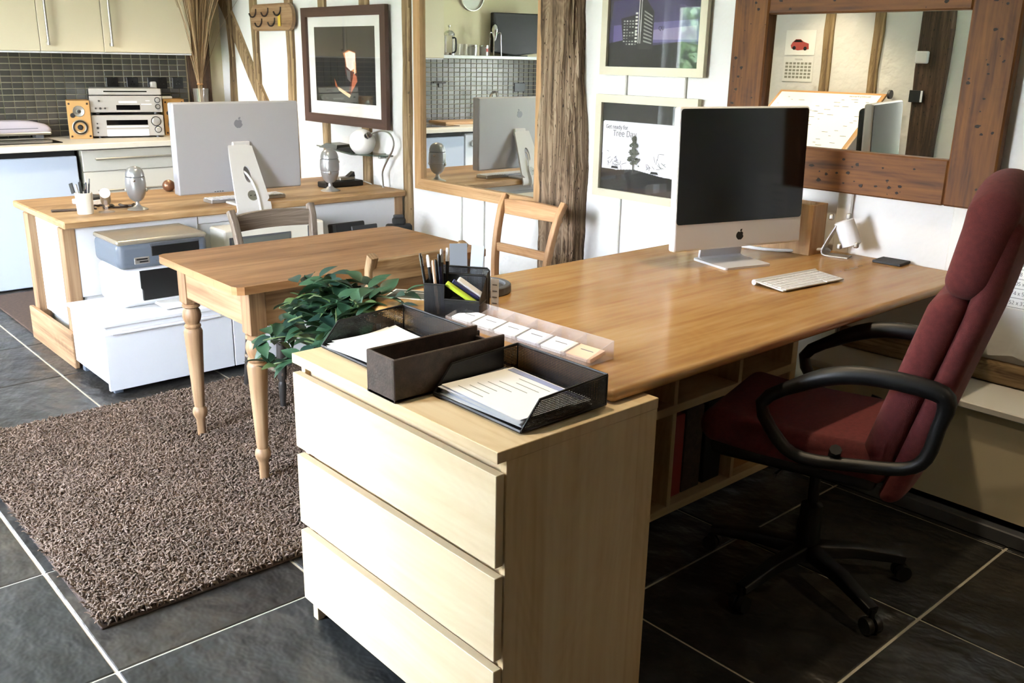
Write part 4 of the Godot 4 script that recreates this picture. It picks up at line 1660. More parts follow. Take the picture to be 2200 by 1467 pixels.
# kitchen chair: origin under the seat centre, facing +z
func wooden_chair(label, at, turn, wood, legs, seat_d, lean, top_curve, mid, bh := 0.85):
	var t := thing("wooden_chair", label, "chair", at, turn, "wooden chairs at the pine table")
	if at.x < -0.5 and at.z > -1.5:
		t.position.y = 0.010
		t.scale.y = 0.988
	var b := nb(40.0, 0)
	var sh := 0.445
	b.soft(V(0, sh, 0), V(0.40, 0.03, seat_d), 0.014, Transform3D.IDENTITY)
	for wi in b.v.size():
		var p := b.v[wi]
		b.v[wi] = V(p.x * (1.0 + 0.06 * p.z / 0.2), p.y - 0.008 * (1.0 - pow(absf(p.x) / 0.2, 2.0)), p.z)
	part(t, "seat", b, wood)
	var zb: float = -seat_d / 2 + 0.03
	for s in [-1, 1]:
		b = nb(50.0, 1)
		var pts := []
		var ws := []
		var hs := []
		for i in 9:
			var u := i / 8.0
			pts.append(V(s * lerpf(0.165, 0.197, u), lerpf(0.43, bh, u), zb - lean * u * u - (0.012 if i == 8 else 0.0)))
			ws.append(lerpf(0.030, 0.032, u))
			hs.append(lerpf(0.038, 0.034, u))
		b.bar(pts, Vector3.RIGHT, ws, hs)
		part(t, "back_post", b, wood)
		# rear leg
		b = nb(50.0, 1)
		b.tube([V(s * 0.165, 0.44, zb), V(s * 0.17, 0.22, zb - 0.02), V(s * 0.18, 0.0, zb - 0.06)], [0.018, 0.019, 0.013], 10)
		part(t, "leg", b, legs)
		# turned front leg
		b = nb(40.0, 1)
		var pr := [Vector2(0, 0), Vector2(0.011, 0.0), Vector2(0.013, 0.05), Vector2(0.018, 0.12), Vector2(0.012, 0.135), Vector2(0.019, 0.15), Vector2(0.021, 0.25), Vector2(0.020, 0.33), Vector2(0.014, 0.345), Vector2(0.020, 0.36), Vector2(0.018, 0.435), Vector2(0, 0.435)]
		var fx: float = s * 0.168
		b.lathe(pr, 14, Transform3D(Basis(V(1, 0, 0), V(-s * 0.05, 1, -0.05), V(0, 0, 1)), V(fx + s * 0.022, 0, seat_d / 2 - 0.03)))
		part(t, "leg", b, legs)
	# curved top rail, with the crown higher in the middle
	var tr := []
	var w2 := []
	for i in 13:
		var u := i / 12.0 * 2.0 - 1.0
		tr.append(V(u * 0.193, bh - 0.052 - top_curve * 0.25 * u * u, zb - lean * 0.94 - top_curve * (1.0 - u * u)))
		w2.append(0.082 - 0.010 * u * u)
	b = nb(50.0, 0)
	b.bar(tr, Vector3.UP, w2, 0.022)
	part(t, "top_rail", b, wood)
	if mid > 0.0:
		b = nb(50.0, 0)
		var u: float = (mid - 0.43) / (bh - 0.43)
		var rr := []
		for i in 7:
			var q := i / 6.0 * 2.0 - 1.0
			rr.append(V(q * 0.178, mid, zb - lean * u * u - top_curve * 0.5 * (1.0 - q * q)))
		b.bar(rr, Vector3.UP, 0.042, 0.02)
		part(t, "mid_rail", b, wood)
	for q in [[V(-0.185, 0.17, zb - 0.03), V(-0.185, 0.17, seat_d / 2 - 0.02)], [V(0.185, 0.17, zb - 0.03), V(0.185, 0.17, seat_d / 2 - 0.02)], [V(-0.18, 0.22, seat_d / 2 - 0.03), V(0.18, 0.22, seat_d / 2 - 0.03)]]:
		b = nb(50.0)
		b.tube([q[0], (q[0] + q[1]) / 2, q[1]], [0.009, 0.011, 0.009], 8)
		part(t, "stretcher", b, wood)
	return t


func dining():
	var b: B
	# ---- pine table
	var x0 := -1.455
	var x1 := -0.775
	var z0 := -1.315
	var z1 := -0.222
	var cx := (x0 + x1) / 2
	var cz := (z0 + z1) / 2
	var t := thing("pine_table", "old pine kitchen table with turned legs standing on the rug", "table", V(cx, 0.010, cz))
	t.scale.y = 0.987
	var w := x1 - x0
	var l := z1 - z0
	# top of five boards with clipped outer corners
	var n := 4
	for i in n:
		var a0 := -w / 2 + w * i / n
		var a1 := -w / 2 + w * (i + 1) / n - 0.0006
		var pl := []
		if i == 0:
			pl = [Vector2(a1, -l / 2), Vector2(a1, l / 2), Vector2(a0 + 0.035, l / 2), Vector2(a0 + 0.012, l / 2 - 0.008), Vector2(a0, l / 2 - 0.03), Vector2(a0, -l / 2 + 0.03), Vector2(a0 + 0.012, -l / 2 + 0.008), Vector2(a0 + 0.035, -l / 2)]
		elif i == n - 1:
			pl = [Vector2(a0, -l / 2), Vector2(a1 - 0.035, -l / 2), Vector2(a1 - 0.012, -l / 2 + 0.008), Vector2(a1, -l / 2 + 0.03), Vector2(a1, l / 2 - 0.03), Vector2(a1 - 0.012, l / 2 - 0.008), Vector2(a1 - 0.035, l / 2), Vector2(a0, l / 2)]
		else:
			pl = [Vector2(a0, -l / 2), Vector2(a1, -l / 2), Vector2(a1, l / 2), Vector2(a0, l / 2)]
		b = nb(0.0, 2)
		b.prism(pl, 0.735, 0.763, X(Vector3.ZERO, V(-PI / 2, 0, 0)))
		part(t, "top_board", b, "pine")
	var lx := 0.268
	var lz := 0.455
	for q in [[1.0, 0], [-1.0, 0]]:
		b = nb(0.0, 2)
		b.span(q[0] * (lx + 0.016) - 0.009, q[0] * (lx + 0.016) + 0.009, 0.60, 0.735, -lz, lz, 0.001)
		part(t, "apron", b, "pine_pale")
		b = nb(0.0, 0)
		b.span(-lx, lx, 0.60, 0.735, q[0] * (lz + 0.016) - 0.009, q[0] * (lz + 0.016) + 0.009, 0.001)
		part(t, "apron", b, "pine_pale")
	var pr := [Vector2(0, 0), Vector2(0.012, 0.0), Vector2(0.016, 0.01), Vector2(0.018, 0.085), Vector2(0.026, 0.10), Vector2(0.029, 0.115), Vector2(0.026, 0.13), Vector2(0.019, 0.138), Vector2(0.021, 0.15), Vector2(0.034, 0.42), Vector2(0.036, 0.455), Vector2(0.032, 0.466), Vector2(0.027, 0.470), Vector2(0.032, 0.476), Vector2(0.032, 0.482), Vector2(0.026, 0.488), Vector2(0.033, 0.505), Vector2(0.036, 0.522), Vector2(0.033, 0.54), Vector2(0.026, 0.553), Vector2(0.034, 0.558), Vector2(0.034, 0.566), Vector2(0.025, 0.572), Vector2(0.028, 0.580)]
	var bl := nb(40.0, 1)
	bl.lathe(pr, 24)
	bl.box(V(0, 0.655, 0), V(0.064, 0.16, 0.064), 0.003)
	bl.lathe([Vector2(0.026, 0.566), Vector2(0.034, 0.576), Vector2(0.034, 0.58), Vector2(0.0, 0.582)], 24)
	var lm := bl.mesh()
	for q in [[-1, 1], [1, 1], [-1, -1], [1, -1]]:
		part(t, "leg", lm, "pine_pale", V(q[0] * lx, 0, q[1] * lz))
	b = nb(0.0, 0)
	b.span(-0.15, 0.15, 0.615, 0.715, -lz - 0.028, -lz - 0.02, 0.001)
	part(t, "drawer_front", b, "pine_pale")
	# ---- three chairs
	wooden_chair("dark wooden chair with broad curved rail between table and white drawers", V(-1.60, 0, -0.90), PI / 2, "chair_grey", "chair_black", 0.37, 0.05, 0.030, 0.0, 0.838)
	wooden_chair("brown wooden chair with curved rail between pine table and oak desk", V(-0.79, 0, -0.822), -PI / 2, "chair_wood", "chair_wood", 0.37, 0.05, 0.028, 0.62, 0.856)
	wooden_chair("pale wooden ladder back chair in front of weathered post", V(-1.215, 0, -1.735), 0.05, "chair_pine", "chair_pine", 0.36, 0.085, 0.006, 0.61, 0.856)


func rug():
	var x0 := -1.93
	var x1 := -0.305
	var z0 := -1.45
	var z1 := 0.452
	var t := thing("shaggy_rug", "shaggy brown rug under the pine table", "rug", V((x0 + x1) / 2, 0, (z0 + z1) / 2))
	var b := nb()
	b.box(V(0, 0.005, 0), V(x1 - x0 - 0.01, 0.010, z1 - z0 - 0.01), 0.003)
	part(t, "backing", b, "rug_base")
	# one tuft: two bent yarns
	var st := SurfaceTool.new()
	st.begin(Mesh.PRIMITIVE_TRIANGLES)
	for s in 2:
		var a := s * 2.3
		var d := V(cos(a), 0, sin(a))
		var pts := [V(0, 0, 0), d * 0.002 + V(0, 0.012, 0), d * 0.007 + V(0, 0.020, 0), d * 0.0125 + V(0, 0.022, 0)]
		var rd := [0.0022, 0.0027, 0.0027, 0.0012]
		for k in 3:
			var p0: Vector3 = pts[k]
			var p1: Vector3 = pts[k + 1]
			var ax := (p1 - p0).normalized()
			var e1 := ax.cross(V(d.z, 0, -d.x)).normalized()
			var e2 := ax.cross(e1)
			for q in 4:
				var c0 := e1 * cos(q * PI / 2) + e2 * sin(q * PI / 2)
				var c1 := e1 * cos((q + 1) * PI / 2) + e2 * sin((q + 1) * PI / 2)
				for v in [[p0, c0, rd[k]], [p1, c0, rd[k + 1]], [p1, c1, rd[k + 1]], [p0, c0, rd[k]], [p1, c1, rd[k + 1]], [p0, c1, rd[k]]]:
					st.set_normal(v[1])
					st.add_vertex(v[0] + v[1] * v[2])
	var tuft := st.commit()
	var r := RandomNumberGenerator.new()
	r.seed = 44
	var sp := 0.0092
	var nx := int((x1 - x0) / sp)
	var nz := int((z1 - z0) / sp)
	var mm := MultiMesh.new()
	mm.transform_format = MultiMesh.TRANSFORM_3D
	mm.use_colors = true
	mm.mesh = tuft
	mm.instance_count = nx * nz
	var fn := FastNoiseLite.new()
	fn.frequency = 2.2
	fn.seed = 9
	var i := 0
	for a in nx:
		for c in nz:
			var x := (a + r.randf()) * sp - (x1 - x0) / 2
			var z := (c + r.randf()) * sp - (z1 - z0) / 2
			var sway := fn.get_noise_2d(x * 2.0, z * 2.0)
			var h := r.randf_range(0.75, 1.15)
			mm.set_instance_transform(i, Transform3D(Basis(Vector3.UP, r.randf() * TAU).rotated(V(r.randfn(), 0, r.randfn()).normalized(), r.randf() * 0.5 + sway * 0.25).scaled(V(1.25, h * 1.05, 1.25)), V(x, 0.008, z)))
			var k := r.randf()
			var col := Color(0.105, 0.073, 0.053).lerp(Color(0.195, 0.140, 0.106), k)
			if r.randf() < 0.05:
				col = Color(0.28, 0.21, 0.17)
			mm.set_instance_color(i, col * (1.0 + sway * 0.25))
			i += 1
	var mi := MultiMeshInstance3D.new()
	mi.name = "pile"
	mi.multimesh = mm
	mi.material_override = M.pile
	mi.set_meta("kind", "stuff")
	t.add_child(mi)


func mesh_panel(pl: Array, t: Transform3D) -> B:
	var b := nb()
	b.prism(pl, -0.0003, 0.0003, t)
	return b


func paper_tray(label, x0, x1, z0, z1, y):
	var t := thing("paper_tray", label, "tray", V((x0 + x1) / 2, y, (z0 + z1) / 2), 0, "black wire paper trays")
	var w: float = x1 - x0
	var d: float = z1 - z0
	var side := [Vector2(-d / 2, 0.004), Vector2(d / 2, 0.004), Vector2(d / 2, 0.074), Vector2(-d / 2 + 0.05, 0.064), Vector2(-d / 2 + 0.004, 0.010)]
	for s in [-1, 1]:
		var tf := Transform3D(Basis(V(0, 0, -1), V(0, 1, 0), V(1, 0, 0)), V(s * w / 2, 0, 0))
		part(t, "side_wall", mesh_panel(side, tf), "wire_mesh")
	part(t, "back_wall", mesh_panel([Vector2(-w / 2, 0.004), Vector2(w / 2, 0.004), Vector2(w / 2, 0.074), Vector2(-w / 2, 0.074)], X(V(0, 0, -d / 2))), "wire_mesh")
	part(t, "base", mesh_panel([Vector2(-w / 2, -d / 2), Vector2(w / 2, -d / 2), Vector2(w / 2, d / 2), Vector2(-w / 2, d / 2)], X(V(0, 0.006, 0), V(-PI / 2, 0, 0))), "wire_mesh")
	var b := nb(40.0)
	var rim := []
	for s in [-1, 1]:
		var h: float = s * w / 2
		var pts := [V(h, 0.006, d / 2), V(h, 0.010, d / 2 - 0.003), V(h, 0.064, d / 2 - 0.05), V(h, 0.074, -d / 2)]
		b.tube(pts, 0.0028, 6)
		b.tube([V(h, 0.006, d / 2), V(h, 0.006, -d / 2)], 0.003, 6)
		b.tube([V(h, 0.006, -d / 2), V(h, 0.074, -d / 2)], 0.0024, 6)
	b.tube([V(-w / 2, 0.006, d / 2), V(w / 2, 0.006, d / 2)], 0.004, 6)
	b.tube([V(-w / 2, 0.074, -d / 2), V(w / 2, 0.074, -d / 2)], 0.0028, 6)
	b.tube([V(-w / 2, 0.006, -d / 2), V(w / 2, 0.006, -d / 2)], 0.003, 6)
	part(t, "rim", b, "black")
	for q in [[-1, 1], [1, 1], [-1, -1], [1, -1]]:
		b = nb(40.0)
		b.ball(V(q[0] * (w / 2 - 0.012), 0.004, q[1] * (d / 2 - 0.008)), V(0.006, 0.004, 0.006), 10, 6)
		part(t, "foot", b, "black")
	return t


# a sheet of paper with gentle waves
func paper_sheet(w, d, lift, curl) -> B:
	var b := nb(60.0)
	var g := []
	for i in 9:
		var row := []
		for k in 9:
			var u := i / 8.0 - 0.5
			var v := k / 8.0 - 0.5
			row.append(V(u * w, lift + curl * (sin(u * 3.0 + v * 2.0) * 0.5 + 0.6 * pow(absf(u + v), 3.0) + 0.5), v * d))
		g.append(row)
	for i in 8:
		for k in 8:
			b.quad(g[i][k], g[i][k + 1], g[i + 1][k + 1], g[i + 1][k])
			var dn := V(0, -0.0004, 0)
			b.quad(g[i][k] + dn, g[i + 1][k] + dn, g[i + 1][k + 1] + dn, g[i][k + 1] + dn)
	return b


func dresser():
	var b: B
	var t := thing("chest_of_drawers", "pale birch chest of three handleless drawers", "chest of drawers", V(0.4, 0, -0.24))
	b = nb(0.0, 0)
	b.box(V(0, 0.7675, 0), V(0.8, 0.025, 0.48), 0.0012)
	part(t, "top", b, "birch")
	for s in [-1, 1]:
		b = nb(0.0, 1)
		b.box(V(s * 0.39, 0.3775, -0.012), V(0.018, 0.755, 0.454), 0.001)
		part(t, "side_panel", b, "birch")
		b = nb(0.0, 1)
		b.span(s * 0.40, s * 0.376, 0.0, 0.072, 0.195, 0.2155, 0.001)
		part(t, "front_foot", b, "birch_plain")
	b = nb(0.0, 0)
	b.span(-0.381, 0.381, 0.045, 0.755, -0.238, 0.200)
	part(t, "carcass", b, "birch_plain")
	for q in [[0.525, 0.729], [0.306, 0.502], [0.072, 0.282]]:
		b = nb(0.0, 0)
		b.span(-0.4, 0.397, q[0], q[1], 0.2185, 0.24, 0.0012)
		part(t, "drawer", b, "birch_plain")
	# ---- trays and their papers
	paper_tray("black wire paper tray holding printed forms at chest corner", 0.472, 0.762, -0.345, -0.095, 0.78)
	paper_tray("black wire paper tray with white sheets beside the trailing plant", 0.012, 0.335, -0.338, -0.082, 0.78)
	var r := RandomNumberGenerator.new()
	r.seed = 6
	for k in 6:
		var o := one("form_sheet", "printed white form in the paper tray at chest corner", "paper", paper_sheet(0.27, 0.205, 0.0, 0.0008), "paper_blue" if k % 3 == 1 else "paper", V(0.617 + r.randf_range(-0.006, 0.004), 0.789 + k * 0.0034, -0.208 + r.randf_range(-0.004, 0.006)), r.randf_range(-0.05, 0.06), "printed forms in the tray")
		if k == 5:
			tag(o, "topmost printed form with blue heading in the paper tray", "paper", "printed forms in the tray")
			b = nb()
			b.box(V(0.0, 0.0014, -0.088), V(0.25, 0.0004, 0.018))
			part(o, "heading", b, "print_blue")
			for i in 7:
				b = nb()
				b.box(V(-0.03 + r.randf_range(-0.03, 0.03), 0.0014, -0.06 + i * 0.023), V(r.randf_range(0.05, 0.16), 0.0004, 0.0015))
				part(o, "print_line", b, "print_sage")
	for k in 4:
		one("loose_sheet", "blank white sheet in the paper tray beside the plant", "paper", paper_sheet(0.29, 0.20, 0.0, 0.005 + k * 0.002), "paper", V(0.176 + r.randf_range(-0.006, 0.006), 0.788 + k * 0.004, -0.19 + r.randf_range(-0.01, 0.01)), r.randf_range(-0.12, 0.10), "blank sheets in the tray")
	# ---- brown leather box between the trays
	t = thing("leather_box", "long open dark brown leather box on the birch chest", "box", V(0.407, 0.78, -0.155))
	b = nb()
	b.box(V(0, 0.004, 0), V(0.108, 0.008, 0.318), 0.001)
	part(t, "base", b, "leather_brown")
	for s in [-1, 1]:
		b = nb()
		b.box(V(s * 0.0505, 0.05, 0), V(0.007, 0.1, 0.318), 0.002)
		part(t, "side", b, "leather_brown")
		b = nb()
		var hh := 0.1 if s > 0 else 0.075
		b.box(V(0, hh / 2, s * 0.1555), V(0.100, hh, 0.007), 0.002)
		part(t, "end", b, "leather_brown")


func main_desk():
	var b: B
	var t := thing("oak_desk", "long glossy oak desk top with rounded edge running to the wall", "desk", V(0.2525, 0.78, -1.30))
	b = nb(40.0, 2)
	b.soft(V(0, 0.0162, 0), V(1.027, 0.031, 1.872), 0.0152, Transform3D.IDENTITY, 4, 1)
	part(t, "top", b, "desk_oak")
	# ---- open shelf unit under it
	t = thing("shelf_unit", "open dark shadowed shelf unit under the oak desk", "shelf", V(0.09, 0, -1.229))
	var z := [-0.70, -0.356, 0.002, 0.359, 0.70]
	for k in 5:
		b = nb(0.0, 1)
		b.box(V(0, 0.40, z[k]), V(0.38, 0.74, 0.02 if k % 4 else 0.036), 0.001)
		part(t, "upright", b, "birch")
	for y in [0.045, 0.412, 0.765]:
		b = nb(0.0, 2)
		b.box(V(0, y, 0.0), V(0.382, 0.03, 1.434), 0.001)
		part(t, "shelf", b, "birch")
	b = nb()
	b.box(V(-0.187, 0.4, 0.0), V(0.006, 0.72, 1.40))
	part(t, "back", b, "birch_plain")
	var bk := [["maroon_binder", "dark maroon binder standing in the shelf under the desk", "red", -0.06, 0.09, 0.30], ["box_file", "dark brown box file standing in the shelf under the desk", "leather_brown", -0.16, 0.10, 0.31], ["black_box_file", "black box file standing in the shelf under the desk", "black_soft", -0.28, 0.10, 0.31], ["carton", "brown cardboard carton low in the shelf under the desk", "cork", -0.52, 0.24, 0.20]]
	for q in bk:
		b = nb()
		b.box(V(0, q[5] / 2, 0), V(0.27, q[5], q[4]), 0.003)
		one(q[0], q[1], "box", b, q[2], V(0.11, 0.06, -1.229 + q[3]))
	# ---- all in one computer
	t = thing("all_in_one_computer", "silver all in one computer with black screen on the oak desk", "computer", V(0.176, DESK_Y, -1.698), deg_to_rad(74.5))
	var tl := 0.041
	var up := Transform3D(Basis.from_euler(V(-tl, 0, 0)), V(0, 0.061, -0.036))
	b = nb(40.0)
	b.soft(V(0, 0.2440, -0.0175), V(0.569, 0.488, 0.035), 0.009, up, 4, 1)
	part(t, "housing", b, "aluminium")
	b = nb()
	b.prism(rrect(0.557, 0.388, 0.012, 4, 0.0, 0.288), 0.0, 0.0015, up)
	part(t, "screen", b, "black_gloss")
	b = nb(40.0)
	b.soft(V(0, 0.26, -0.045), V(0.50, 0.42, 0.04), 0.018, up, 4, 1)
	part(t, "back_cover", b, "back_grey")
	apple_logo(t, "logo", 0.040, "black", up * V(0.0, 0.046, 0.0003), V(-tl, 0, 0))
	b = nb(40.0)
	b.bar([V(0, 0.22, -0.10), V(0, 0.05, -0.135), V(0, 0.012, -0.14), V(0, 0.004, -0.125)], Vector3.RIGHT, 0.19, 0.01)
	part(t, "stand", b, "aluminium")
	b = nb()
	b.prism(rrect(0.205, 0.19, 0.014, 4, -0.01, 0.0), 0.0, 0.008, X(V(0, 0.0, -0.058), V(-PI / 2, 0, 0)))
	part(t, "foot", b, "aluminium")
	# ---- keyboard
	t = thing("slim_keyboard", "slim white and aluminium keyboard on the oak desk", "keyboard", V(0.443, DESK_Y, -1.622), deg_to_rad(84))
	var kt := Transform3D(Basis.from_euler(V(0.075, 0, 0)), V(0, 0.0095, 0))
	b = nb()
	b.box(V(0, 0, 0), V(0.318, 0.005, 0.125), 0.002, kt)
	part(t, "plate", b, "aluminium")
	b = nb(40.0)
	b.tube([V(-0.159, 0.010, -0.055), V(0.159, 0.010, -0.055)], 0.0095, 14)
	part(t, "battery_tube", b, "aluminium")
	for r in 6:
		var n := 14 if r < 5 else 10
		var kb := nb()
		var kw := 0.300 / n
		var h := 0.016 if r > 0 else 0.008
		kb.box(V(0, 0.0035, 0), V(kw - 0.0028, 0.003, h), 0.0008)
		var km := kb.mesh()
		for c in n:
			if r == 5 and c > 3 and c < 7:
				continue
			part(t, "key", km, "white", kt * V(-0.15 + kw * (c + 0.5), 0.0, -0.036 + r * 0.0188), V(0.075, 0, 0))
	b = nb()
	b.box(V(0.0, 0.0035, 0.058), V(0.09, 0.003, 0.016), 0.0008, kt)
	part(t, "space_bar", b, "white")
	# ---- stand with white device near the wall
	t = thing("device_stand", "bent silver stand holding a white curved device by the wall", "stand", V(0.285, DESK_Y, -2.125), 0.25)
	b = nb(40.0)
	b.bar(curve([V(0.055, 0.003, 0.0), V(-0.02, 0.003, 0.0), V(-0.042, 0.010, 0.0), V(-0.040, 0.035, 0.0), V(-0.018, 0.085, 0.0), V(0.0, 0.12, 0.0)], 16), V(0, 0, 1), 0.06, 0.005)
	part(t, "plate", b, "silver")
	b = nb(40.0)
	b.lathe([Vector2(0, 0.0), Vector2(0.011, 0.0), Vector2(0.012, -0.001)], 18, X(V(-0.033, 0.062, 0.0), V(0, 0, 1.2)))
	part(t, "hole", b, "white")
	b = nb(40.0)
	b.lathe([Vector2(0, 0), Vector2(0.030, 0.0), Vector2(0.036, 0.004), Vector2(0.036, 0.096), Vector2(0.030, 0.10), Vector2(0, 0.10)], 24, X(V(0.058, 0.046, 0.0), V(0.0, 0, 0.42)))
	part(t, "device", b, "white")
	for q in [V(-0.028, 0.146, 0.0), V(0.034, 0.155, 0.0), V(0.078, 0.055, 0.02), V(0.018, 0.043, 0.02)]:
		b = nb(40.0)
		b.soft(q, V(0.018, 0.022, 0.02), 0.006)
		part(t, "clip", b, "steel")
	# ---- wooden box and cable behind the computer
	t = thing("wooden_file_box", "pale wooden file box behind the all in one computer", "file box", V(0.115, DESK_Y, -2.10))
	for q in [[0.0, 0.095, 0.046, 0.21, 0.19, 0.008], [0.0, 0.095, -0.046, 0.21, 0.19, 0.008], [0.101, 0.095, 0, 0.008, 0.19, 0.084], [-0.101, 0.095, 0, 0.008, 0.19, 0.084], [0, 0.004, 0, 0.194, 0.008, 0.084]]:
		b = nb(0.0, 1)
		b.box(V(q[0], q[1], q[2]), V(q[3], q[4], q[5]), 0.001)
		part(t, "board", b, "frame_oak")
	b = nb(40.0)
	b.tube(curve([V(-0.05, 0.006, -1.98), V(0.02, 0.006, -1.985), V(0.10, 0.006, -2.02), V(0.17, 0.010, -2.07), V(0.245, 0.02, -2.13), V(0.255, 0.012, -2.14)], 24), 0.006, 8)
	one("white_cable", "white cable curving over the desk behind the computer", "cable", b, "white", V(0, DESK_Y, 0))
	b = nb()
	b.box(V(0, 0.005, 0), V(0.105, 0.010, 0.09), 0.002)
	one("black_notebook", "small square black notebook on the desk by the wall", "notebook", b, "charcoal", V(0.478, DESK_Y, -2.185), 0.05)
	# ---- clear card holder at the near end of the desk
	t = thing("card_holder", "clear acrylic card holder with a row of compartments", "card holder", V(0.355, DESK_Y, -0.475), 0.04)
	b = nb()
	b.box(V(0, 0.0015, 0), V(0.515, 0.003, 0.10), 0.0005)
	part(t, "base", b, "acrylic")
	b = nb()
	b.box(V(0, 0.024, -0.0485), V(0.515, 0.044, 0.003), 0.0005)
	part(t, "back_wall", b, "acrylic")
	b = nb()
	b.box(V(0, 0.010, 0.0485), V(0.515, 0.016, 0.003), 0.0005)
	part(t, "front_wall", b, "acrylic")
	for i in 7:
		b = nb()
		b.prism([Vector2(-0.047, 0.003), Vector2(0.047, 0.003), Vector2(0.047, 0.018), Vector2(-0.047, 0.046)], -0.0012, 0.0012, X(V(-0.256 + i * 0.0853, 0, 0), V(0, -PI / 2, 0)))
		part(t, "divider", b, "acrylic")
	var cm := ["paper", "paper", "paper", "paper_blue", "paper", "paper_pink"]
	for i in 6:
		b = nb()
		b.box(V(0, 0, 0), V(0.078, 0.010, 0.056), 0.0003)
		var o := one("card_stack", "%s in the clear acrylic holder" % ["stack of white cards nearest the wire organiser", "stack of white cards with a black line", "stack of white cards between white and pale blue ones", "stack of pale blue cards", "stack of white cards beside the peach ones", "stack of peach cards"][i], "cards", b, cm[i], Vector3.ZERO, 0.0, "cards in the acrylic holder")
		o.transform = t.transform * X(V(-0.213 + i * 0.0853, 0.0148, 0.004), V(0.2, 0, 0))
		b = nb()
		b.box(V(0.0, 0.0052, -0.006), V(0.04, 0.0003, 0.003))
		part(o, "print", b, "print_grey")
	# ---- wire organiser
	t = thing("wire_organiser", "black wire desk organiser with pen cup at the desk end", "organiser", V(0.058, DESK_Y, -0.488), deg_to_rad(35))
	var W := 0.158
	var D := 0.105
	part(t, "front_wall", mesh_panel([Vector2(-W / 2, 0.002), Vector2(W / 2, 0.002), Vector2(W / 2, 0.055), Vector2(-0.02, 0.055), Vector2(-0.02, 0.095), Vector2(-W / 2, 0.095)], X(V(0, 0, D / 2))), "wire_mesh")
	part(t, "back_wall", mesh_panel([Vector2(-W / 2, 0.002), Vector2(W / 2, 0.002), Vector2(W / 2, 0.125), Vector2(-W / 2, 0.125)], X(V(0, 0, -D / 2))), "wire_mesh")
	part(t, "middle_wall", mesh_panel([Vector2(-W / 2, 0.002), Vector2(W / 2, 0.002), Vector2(W / 2, 0.110), Vector2(-W / 2, 0.110)], X(V(0, 0, -D / 2 + 0.03))), "wire_mesh")
	for s in [-1, 1]:
		part(t, "side_wall", mesh_panel([Vector2(-D / 2, 0.002), Vector2(D / 2, 0.002), Vector2(D / 2, 0.095 if s < 0 else 0.055), Vector2(-D / 2 + 0.03, 0.11), Vector2(-D / 2, 0.125)], Transform3D(Basis(V(0, 0, 1), V(0, 1, 0), V(-1, 0, 0)), V(s * W / 2, 0, 0))), "wire_mesh")
	part(t, "divider", mesh_panel([Vector2(-D / 2 + 0.03, 0.002), Vector2(D / 2, 0.002), Vector2(D / 2, 0.095), Vector2(-D / 2 + 0.03, 0.095)], Transform3D(Basis(V(0, 0, 1), V(0, 1, 0), V(-1, 0, 0)), V(-0.02, 0, 0))), "wire_mesh")
	b = nb()
	b.box(V(0, 0.002, 0), V(W, 0.003, D), 0.0005)
	b.box(V(0.032, 0.045, 0.018), V(0.10, 0.003, 0.068), 0.0005)
	part(t, "floor_plate", b, "black")
	b = nb(40.0)
	b.tube([V(-W / 2, 0.004, -D / 2), V(-W / 2, 0.120, -D / 2), V(-W / 2 + 0.006, 0.126, -D / 2), V(W / 2 - 0.006, 0.126, -D / 2), V(W / 2, 0.120, -D / 2), V(W / 2, 0.004, -D / 2)], 0.0028, 6)
	b.tube([V(-W / 2, 0.004, -D / 2 + 0.03), V(-W / 2, 0.105, -D / 2 + 0.03), V(-W / 2 + 0.006, 0.111, -D / 2 + 0.03), V(W / 2 - 0.006, 0.111, -D / 2 + 0.03), V(W / 2, 0.105, -D / 2 + 0.03), V(W / 2, 0.004, -D / 2 + 0.03)], 0.0028, 6)
	b.tube([V(-W / 2, 0.095, D / 2), V(-0.02, 0.095, D / 2), V(-0.02, 0.055, D / 2), V(W / 2, 0.055, D / 2)], 0.0026, 6)
	b.tube([V(-W / 2, 0.003, D / 2), V(W / 2, 0.003, D / 2)], 0.003, 6)
	part(t, "rim", b, "black")
	var base := t.transform
	var pens := [["black", "chrome", -0.070, 0.03, -0.088, 0.17, "black pen with chrome clip leaning furthest out of the wire cup"], ["black", "white", -0.060, 0.02, -0.070, 0.165, "black pen with white cap in the wire cup"], ["peach_pen", "", -0.045, 0.03, -0.052, 0.155, "peach coloured pen in the wire cup"], ["charcoal", "silver", -0.040, 0.0, -0.036, 0.180, "charcoal pen with silver end in the wire cup"], ["black", "white", -0.032, -0.01, -0.022, 0.182, "black pen with white end standing tallest in the wire cup"], ["black", "", -0.052, -0.005, -0.055, 0.15, "short black pen at the back of the wire cup"], ["navy", "black", -0.036, 0.012, -0.040, 0.168, "navy pen in the middle of the wire cup"]]
	for q in pens:
		var p = pen(self, "pen_tmp", q[0], V(q[2], 0.006, q[3]), V(q[4] - 0.012, q[5], q[3] - 0.01), 0.0046, q[1])
		p.name = numbered("desk_pen")
		p.transform = base
		tag(p, q[6], "pen", "pens in the wire cup")
	# things lying in the shallow part
	for q in [["eraser", "white eraser lying on the wire organiser", "white", 0.086, 0.016, 0.026, 0.040, 0.086, 0.005], ["marker", "lime green marker lying on the wire organiser", "lime", 0.10, 0.012, 0.016, 0.022, 0.078, 0.032], ["blue_pen", "dark blue pen lying between eraser and marker", "navy", 0.088, 0.010, 0.012, 0.032, 0.086, 0.020]]:
		b = nb(40.0)
		b.soft(Vector3.ZERO, V(q[3], q[4], q[5]), q[4] * 0.3)
		var o := one(q[0], q[1], q[0].replace("_", " "), b, q[2])
		o.transform = base * X(V(q[6], q[7] - 0.008, q[8]), V(0.25, 0.0, -0.62))
	# ---- grey folded card, receipt, dish and postcards
	t = thing("folded_card", "folded grey card standing behind the wire organiser", "card", V(-0.045, DESK_Y, -0.61), 0.55)
